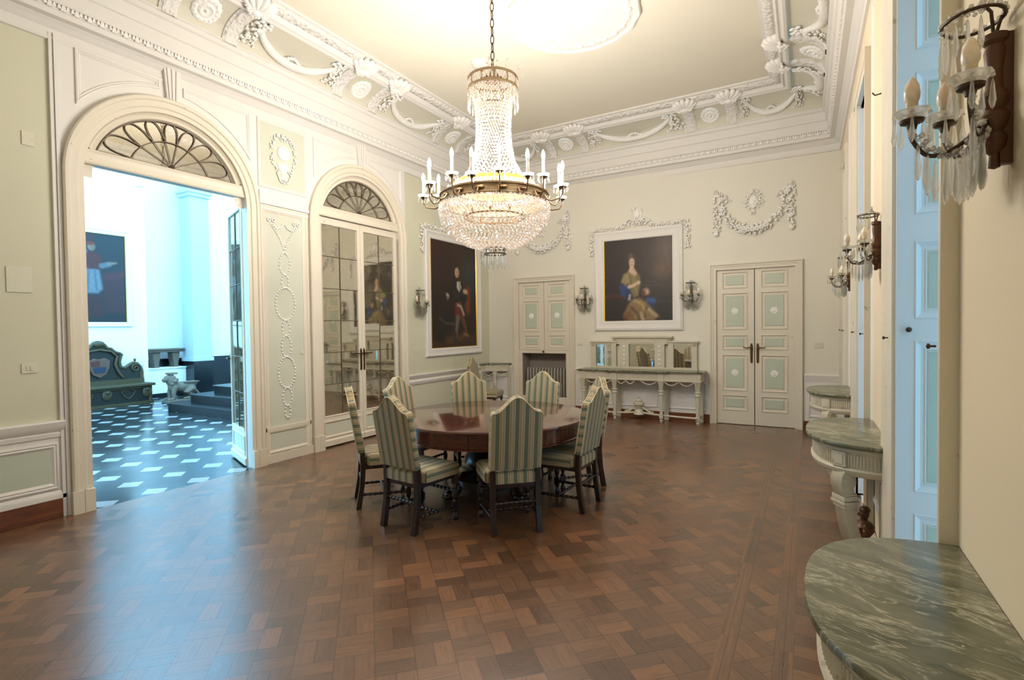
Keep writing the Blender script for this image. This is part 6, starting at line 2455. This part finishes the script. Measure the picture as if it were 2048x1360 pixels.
shells = [('L', 3.19 + HB, 'stucco shell on the ceiling frame at the top edge of the picture, left of the first swag'),
          ('L', 5.30 - HB, 'stucco shell on the left ceiling frame, nearer of the pair beside the middle rosette'),
          ('L', 5.30 + HB, 'stucco shell on the left ceiling frame, farther of the pair beside the middle rosette'),
          ('L', 7.41 - HB, 'stucco shell on the left ceiling frame right beside the chandelier crown'),
          ('L', 7.41 + HB, 'stucco shell on the left ceiling frame hidden behind the chandelier neck'),
          ('B', -3.83 - HB, 'stucco shell on the far ceiling frame nearest the chandelier neck'),
          ('B', -3.83 + HB, 'stucco shell on the far ceiling frame, at the left end of the wide swag'),
          ('B', -1.375 - HB, 'stucco shell on the far ceiling frame, at the right end of the wide swag'),
          ('B', -1.375 + HB, 'stucco shell on the far ceiling frame, nearest the right corner'),
          ('R', 7.41 + HB, 'stucco shell on the right ceiling frame, farther of the pair'),
          ('R', 7.41 - HB, 'stucco shell on the right ceiling frame, nearer of the pair')]
for i, (sd, a, lab) in enumerate(shells):
    put(sh_, sd, a, 4.88, lab, G3, i == 0)

# round white disc of stucco on the ceiling, and a small unidentified white disc
MX, MY = -2.31, 5.50
mb = MB()
N = 64


def med(k, f, dz):
    t = 2 * pi * k / N
    w = 1 + 0.012 * cos(16 * t)
    return (MX + 0.735 * f * w * cos(t), MY + 0.735 * f * w * sin(t), ZC - dz)


mb.grid([[med(k, f, d) for f, d in ((1.0, 0.0), (1.0, 0.03), (0.98, 0.042), (0.95, 0.04), (0.93, 0.02), (0.86, 0.018), (0.84, 0.026), (0.82, 0.018), (0.0, 0.018))] for k in range(N)], cv=True)
cm = mb.build('ceiling_medallion', M['white'], smooth=40)
tag(cm, 'round white stucco medallion on the ceiling just right of the chandelier chain', 'ceiling ornament')
for k in range(24):
    t = 2 * pi * k / 24
    mb = MB()
    mb.blob((MX + 0.60 * cos(t) - cm.location.x, MY + 0.60 * sin(t) - cm.location.y, ZC - 0.02 - cm.location.z), (0.05, 0.05, 0.022), None, 2)
    mb.build('leaf_boss', M['plaster'], cm, smooth=60)
mb = MB()
mb.lathe([(0.0, -0.05), (0.06, -0.045), (0.11, -0.03), (0.13, 0.0)], 28, (-3.76, 5.83, ZC))
tag(mb.build('ceiling_disc', M['white'], smooth=60), 'small round white disc on the ceiling left of the chandelier crown', 'ceiling ornament')

# relief of a vase in the square panel, bead chain in the tall one
mb = MB(lambda a, o, z: (XL + 0.003 + o, 4.305 + a, z))
zc = 3.74
for s_ in (-1, 1):
    leafy(mb, [(s_ * 0.12, 0, zc + 0.24), (s_ * 0.165, 0, zc + 0.10), (s_ * 0.16, 0, zc - 0.06), (s_ * 0.10, 0, zc - 0.16)], [0.035, 0.022, 0.022, 0.015], 1.0, 0.02, 0.018)
    mb.tube([(s_ * 0.05, 0.01, zc - 0.14), (s_ * 0.10, 0.015, zc - 0.20), (s_ * 0.06, 0.01, zc - 0.28)], 0.008, 6)
leafy(mb, [(-0.11, 0, zc + 0.25), (0.11, 0, zc + 0.25)], 0.045, 0.9, 0.02, 0.018)
mb.lathe([(0.0, 0.02), (0.02, 0.02), (0.03, 0.012), (0.055, 0.012), (0.06, 0.022), (0.085, 0.022), (0.092, 0.0)], 28, (0, 0.0, zc + 0.06), Matrix.Rotation(radians(-90), 3, 'X'))
mb.lathe([(0.0, -0.06), (0.03, -0.055), (0.075, 0.0), (0.09, 0.05), (0.10, 0.055), (0.085, 0.06), (0.0, 0.06)], 20, (0, -0.0, zc - 0.13), Matrix.Diagonal((1, 0.3, 1)))
mb.lathe([(0.0, -0.05), (0.05, -0.05), (0.03, -0.02), (0.02, 0.03), (0.0, 0.03)], 16, (0, 0, zc - 0.22), Matrix.Diagonal((1, 0.4, 1)))
leafy(mb, [(-0.06, 0, zc - 0.29), (0.06, 0, zc - 0.29)], 0.025, 0.9, 0.015, 0.016)
tag(mb.build('vase_relief', M['plaster'], smooth=60), 'white stucco relief of a vase and medallion in the square panel between the arches', 'wall ornament')

br = thing('bead_relief', (XL + 0.003, 4.29, 0.50), 0, 'white stucco chain of bead loops on the tall panel between the arched doors', 'wall ornament')
TBR = lambda a, o, z: (o, a, z - 0.50)
for hw, z1, z0 in ((0.075, 2.57, 2.30), (0.05, 2.30, 2.135), (0.138, 2.135, 1.736), (0.055, 1.736, 1.54), (0.068, 1.54, 1.277), (0.12, 1.277, 0.89), (0.065, 0.89, 0.67), (0.04, 0.67, 0.515)):
    mb = MB(TBR)
    per = pi * sqrt((hw * hw + ((z1 - z0) / 2) ** 2) / 2) * 2
    n = max(8, int(per / 0.036))
    for k in range(n):
        t = 2 * pi * k / n
        mb.blob((hw * cos(t), 0.004, (z0 + z1) / 2 + (z1 - z0) / 2 * sin(t)), (0.0155, 0.013, 0.0155), None, 1)
    mb.build('bead_loop', M['plaster'], br, smooth=60)
for s_ in (-1, 1):
    mb = MB(TBR)
    for k in range(12):
        f = k / 11
        mb.blob((s_ * 0.178 * (1 - f) ** 1.3, 0.004, 2.57 + 0.33 * (1 - f) ** 0.8), (0.0155, 0.013, 0.0155), None, 1)
    for dx, dz in ((-0.03, 0.02), (0.03, 0.02)):
        mb.tube([(s_ * 0.178 + dx + 0.02 * cos(q), 0.008, 2.93 + dz + 0.02 * sin(q)) for q in [2 * pi * k / 12 for k in range(12)]], 0.009, 6, closed=True)
    mb.tube([(s_ * 0.17, 0.006, 2.92), (s_ * 0.11, 0.008, 2.85), (s_ * 0.04, 0.006, 2.88), (s_ * 0.02, 0.006, 2.92)], 0.009, 6)
    mb.build('bead_bow', M['plaster'], br, smooth=60)

# ------------------------------------------------------------------ cover plates and switches
def plate(T, a0, a1, z0, z1, label, o=-0.02, th=0.008, rocker=False, mat='plate', name='cover_plate', cat='cover plate'):
    mb = MB(T)
    mb.box(a0, a1, o, o + th, z0, z1)
    if rocker:
        ac, zc = (a0 + a1) / 2, (z0 + z1) / 2
        mb.box(ac - 0.022, ac - 0.002, o + th, o + th + 0.004, zc - 0.02, zc + 0.02)
        mb.box(ac + 0.002, ac + 0.022, o + th, o + th + 0.004, zc - 0.02, zc + 0.02)
    else:
        for a in (a0 + 0.012, a1 - 0.012):
            mb.lathe([(0, 0.003), (0.004, 0.003), (0.005, 0.0)], 8, (a, o + th, (z0 + z1) / 2), Matrix.Rotation(radians(-90), 3, 'X'))
    return tag(mb.build(name, M[mat], bevel=0.002), label, cat)


plate(TL, 1.685, 1.85, 1.95, 2.16, 'large square cream cover plate on the left wall at eye level')
plate(TL, 1.812, 1.893, 3.185, 3.30, 'small cream cover plate high on the left wall')
plate(TL, 1.762, 1.868, 1.272, 1.355, 'oblong cream switch plate low on the left wall', rocker=True, name='switch_plate', cat='switch')
plate(TL, 4.49, 4.535, 1.30, 1.345, 'tiny switch on the tall panel beside the bead chain', o=0.003, rocker=False, name='switch_plate', cat='switch')
plate(TB, 0.04, 0.15, 1.24, 1.325, 'cream switch plate right of the right-hand panelled doors', o=0.0, rocker=True, name='switch_plate', cat='switch')
plate(TB, -3.785, -3.69, 1.265, 1.315, 'small cream switch plate between the cupboard doors and the sideboard', o=0.0, rocker=True, name='switch_plate', cat='switch')
plate(TL, 6.74, 6.83, 1.22, 1.29, 'small pale plate on the left wall below the wall sconce', name='switch_plate', cat='switch')
mb = MB(TR)
mb.tube([(4.32, 0.0, 3.14), (4.32, 0.035, 3.135), (4.32, 0.05, 3.155)], 0.005, 6)
tag(mb.build('wall_hook', M['iron']), 'small dark hook high on the middle pier of the window wall', 'hook')
# ------------------------------------------------------------------ the hall beyond the open door
HX, HX2 = -13.6, -14.4
mb = MB()
mb.poly([(-16, -0.5, -0.002), (-5.66, -0.5, -0.002), (-5.66, 12, -0.002), (-16, 12, -0.002)])
mb.build('floor_hall', M['halltile'], smooth=0, kind='structure', at=(0, 0, 0))
hall_boxes = [[(HX - 0.8, HX, -0.5, 6.46, 0, 6.8)], [(HX2 - 0.2, HX2, 6.46, 12, 0, 6.8)], [(HX2, -5.9, 11.9, 12.1, 0, 6.8)],
              [(-14.10, -13.62, 7.55, 8.02, 0.88, 5.05), (-14.14, -13.58, 7.51, 8.06, 5.05, 5.14), (-14.17, -13.55, 7.48, 8.09, 5.14, 5.22), (-14.10, -13.62, 7.55, 8.02, 5.22, 6.8), (-14.13, -13.59, 7.52, 8.05, 0.86, 0.95)],
              [(HX, HX + 0.05, 6.36, 6.46, 0.0, 5.0), (HX, HX + 0.10, 6.32, 6.46, 5.0, 5.25)]]
for gi_, grp in enumerate(hall_boxes):
    mb = MB()
    for b_ in grp:
        mb.box(*b_)
    mb.build('wall_hall', M['hallpillar_shade'] if gi_ == 3 else M['hallwhite'], smooth=0, kind='structure')
mb = MB()
mb.box(-14.11, -13.61, 7.54, 8.03, 0, 0.86)
mb.box(HX2, HX2 + 0.015, 6.46, 12, 0, 0.93)
mb.box(HX2 + 0.02, -13.97, 6.47, 7.55, 0.0, 0.10)
mb.build('trim_22', M['halldado'], smooth=0, kind='structure')
mb = MB()
mb.box(HX2 + 0.02, -13.98, 6.47, 7.56, 0.10, 0.70)
mb.box(HX2 + 0.02, -13.95, 6.47, 7.56, 0.70, 0.73)
mb.build('trim_23', M['hallwhite'], smooth=0, kind='structure')
mb = MB()
for k, (y0, x0) in enumerate(((5.76, -11.48), (6.06, -11.20), (6.40, -10.95), (6.76, -10.7))):
    z1 = 0.16 * (k + 1)
    n = 10
    poly = [(-6.6, y0)]
    poly += [(x0 + 0.16 - 0.16 * sin(pi / 2 * i / n), y0 + 0.16 - 0.16 * cos(pi / 2 * i / n)) for i in range(n + 1)]
    poly += [(x0, 9.5), (-6.6, 9.5)]
    mb.slab(poly, 0.16 * k, z1 - 0.03)
    mb.slab(inset(poly, -0.025), z1 - 0.03, z1)
tag(mb.build('stone_steps', M['slate'], smooth=0), 'dark slate steps with a rounded end in the hall beyond the open door', 'steps')

# carved painted bench
be = thing('hall_bench', (-13.58, 5.45, 0), 0, 'dark green and gilt carved bench with a coat of arms in the hall', 'bench')
TBn = lambda a, o, z: (o, a, z)


def outline_back():
    half = [(0.86, 0.46), (0.87, 0.70), (0.84, 0.83), (0.76, 0.93), (0.66, 0.95), (0.58, 0.90), (0.50, 0.84), (0.44, 0.86), (0.42, 0.95), (0.44, 1.04), (0.47, 1.12), (0.42, 1.17), (0.33, 1.20), (0.25, 1.28), (0.18, 1.30), (0.14, 1.36), (0.08, 1.42), (0.0, 1.44)]
    return half + [(-a, z) for a, z in reversed(half[:-1])]


ob_ = outline_back()
mb = MB(TBn)
mb.prism(inset(ob_, 0.02), 0.04, 0.09)
bb = mb.build('back', M['benchgreen'], be, smooth=30)
mb = MB(TBn)
mb.frame(ob_, [(0.0, 0.035), (0.0, 0.10), (0.02, 0.115), (0.05, 0.11), (0.065, 0.09)])
mb.box(-0.87, 0.87, 0.06, 0.13, 0.46, 0.56)
for s_ in (-1, 1):
    sp = []
    for k in range(24):
        q = k / 23
        r = 0.10 * (1 - 0.8 * q)
        sp.append((s_ * (0.71 + r * cos(q * 10)), 0.11, 0.80 + r * sin(q * 10)))
    mb.tube(sp, 0.022, 6)
    mb.tube([(s_ * 0.45, 0.11, 0.60), (s_ * 0.36, 0.12, 0.72), (s_ * 0.30, 0.12, 0.90), (s_ * 0.34, 0.12, 1.08), (s_ * 0.22, 0.12, 1.20), (0.0, 0.12, 1.24)], 0.028, 6)
    mb.blob((s_ * 0.69, 0.11, 0.985), (0.03, 0.03, 0.045), None, 1)
mb.blob((0, 0.10, 1.36), (0.10, 0.04, 0.075), None, 2)
mb.build('carved_border', M['benchtrim'], bb)
mb = MB(TBn)
cr = [(0.0, 0.62), (0.13, 0.70), (0.19, 0.85), (0.20, 1.0), (0.10, 1.06), (0.0, 1.03), (-0.10, 1.06), (-0.20, 1.0), (-0.19, 0.85), (-0.13, 0.70)]
mb.prism(cr, 0.09, 0.125)
mb.build('arms_shield', paint('muted_rose_heraldry', (90, 62, 52), 0.5, 0.3, 9.0), bb, bevel=0.01)
mb = MB(TBn)
mb.prism([(-0.10, 0.74), (0.10, 0.74), (0.12, 0.86), (-0.12, 0.86)], 0.125, 0.132)
mb.build('shield_field', paint('blue_heraldry', (16, 38, 58), 0.5, 0.2, 9.0), bb)
mb = MB(TBn)
mb.prism([(-0.15, 0.88), (0.0, 0.88), (0.0, 1.0), (-0.16, 0.98)], 0.125, 0.132)
mb.build('shield_field', paint('red_heraldry', (80, 34, 24), 0.5, 0.2, 9.0), bb)
mb = MB(TBn)
mb.prism(rect(-0.86, 0.86, 0.06, 0.40), 0.05, 0.42)
mb.build('chest', M['benchgreen'], be, smooth=0)
mb = MB(TBn)
mb.prism(rect(-0.93, 0.93, 0.40, 0.46), 0.04, 0.50)
mb.build('seat', M['benchtrim'], be, bevel=0.012)
mb = MB(TBn)
mb.frame(rect(-0.88, 0.88, 0.0, 0.40), [(0, 0.42), (0, 0.44), (0.04, 0.445), (0.06, 0.42)])
mb.prism(rect(-0.90, 0.90, 0.0, 0.06), 0.05, 0.46)
for a in (-0.78, 0.0, 0.78):
    mb.blob((a, 0.43, 0.26), (0.10, 0.03, 0.12), None, 2)
    mb.blob((a, 0.45, 0.32), (0.05, 0.03, 0.05), None, 2)
for a in (-0.40, 0.40):
    for s_ in (-1, 1):
        mb.tube([(a, 0.425, 0.14), (a + s_ * 0.08, 0.43, 0.20), (a + s_ * 0.14, 0.43, 0.30), (a + s_ * 0.06, 0.43, 0.34)], 0.018, 6)
mb.build('chest_carving', M['benchtrim'], be)

# crouching stone lion carrying a block
li = thing('lion_statue', (-12.68, 6.73, 0), 0, 'pale stone crouching lion statue on a slab beside the hall steps', 'statue')
mb = MB()
mb.box(-0.16, 0.16, -0.36, 0.34, 0.0, 0.06)
mb.build('slab', M['stone'], li, bevel=0.008)
mb = MB()
B_ = mb.blob
B_((0, 0.02, 0.34), (0.115, 0.24, 0.12), None, 3)
B_((0, -0.17, 0.38), (0.125, 0.12, 0.15), None, 3)
B_((0, 0.18, 0.28), (0.13, 0.14, 0.15), None, 3)
B_((0, -0.22, 0.50), (0.12, 0.11, 0.13), None, 3)
B_((0, -0.29, 0.55), (0.078, 0.09, 0.085), None, 3)
B_((0, -0.365, 0.525), (0.05, 0.055, 0.045), None, 3)
B_((0, -0.36, 0.495), (0.038, 0.045, 0.028), None, 2)
for s_ in (-1, 1):
    B_((s_ * 0.065, -0.25, 0.63), (0.025, 0.022, 0.03), None, 2)
    B_((s_ * 0.032, -0.352, 0.575), (0.018, 0.018, 0.016), None, 2)
    mb.tube([(s_ * 0.085, -0.18, 0.36), (s_ * 0.09, -0.22, 0.22), (s_ * 0.085, -0.21, 0.09), (s_ * 0.085, -0.27, 0.075)], [0.062, 0.05, 0.042, 0.045], 10)
    B_((s_ * 0.085, -0.30, 0.08), (0.045, 0.06, 0.032), None, 2)
    mb.tube([(s_ * 0.10, 0.20, 0.30), (s_ * 0.115, 0.06, 0.22), (s_ * 0.11, 0.19, 0.12), (s_ * 0.105, 0.08, 0.08)], [0.085, 0.07, 0.045, 0.045], 10)
    B_((s_ * 0.105, 0.04, 0.08), (0.042, 0.07, 0.032), None, 2)
for k in range(26):
    a = 2.4 * k
    B_((0.12 * cos(a), -0.20 + 0.05 * sin(k), 0.49 + 0.12 * sin(a)), (0.034, 0.045, 0.034), None, 1)
mb.tube([(0, 0.30, 0.26), (0.06, 0.36, 0.16), (0.10, 0.30, 0.09), (0.12, 0.16, 0.085)], [0.03, 0.022, 0.02, 0.026], 8)
ln = mb.build('body', M['stone'], li, smooth=70)
md = ln.modifiers.new('remesh', 'REMESH')
md.mode = 'VOXEL'
md.voxel_size = 0.014
md.use_smooth_shade = True
mb = MB()
mb.box(-0.09, 0.09, -0.30, -0.12, 0.645, 0.685)
mb.grid([[(x * w, 0.19 + y * w * 1.5, z) for x, y in ((-1, -1), (1, -1), (1, 1), (-1, 1))] for z, w in ((0.36, 0.07), (0.40, 0.085), (0.44, 0.11), (0.455, 0.115))], cu=True, caps=True)
mb.build('block', M['stone'], li, bevel=0.006)

# stone table on the plinth
st_ = thing('stone_table', (-14.15, 7.12, 0.73), 0, 'pale stone slab table on the white plinth at the back of the hall', 'table')
mb = MB()
mb.box(-0.17, 0.20, -0.46, 0.40, 0.43, 0.47)
mb.box(-0.15, 0.17, -0.43, 0.37, 0.38, 0.43)
mb.build('slab', M['stone'], st_, bevel=0.008)
for a in (-0.24, 0.22):
    mb = MB()
    mb.prism([(-0.06, 0.0), (0.06, 0.0), (0.05, 0.08), (0.075, 0.20), (0.09, 0.38), (-0.09, 0.38), (-0.075, 0.20), (-0.05, 0.08)], -0.12, 0.12)
    mb2 = MB(lambda x, y, z, a=a: (y, x + a, z))
    mb2.add(mb.vs, mb.fs)
    mb2.build('foot', M['stone'], st_, bevel=0.01)
# daylight reaches the hall from its open far side and from above
portal((-9.8, 5.5, 6.75), (0, 0, -1), 8.0, 11.5)
portal((-9.8, -0.45, 3.4), (0, 1, 0), 8.0, 6.6)
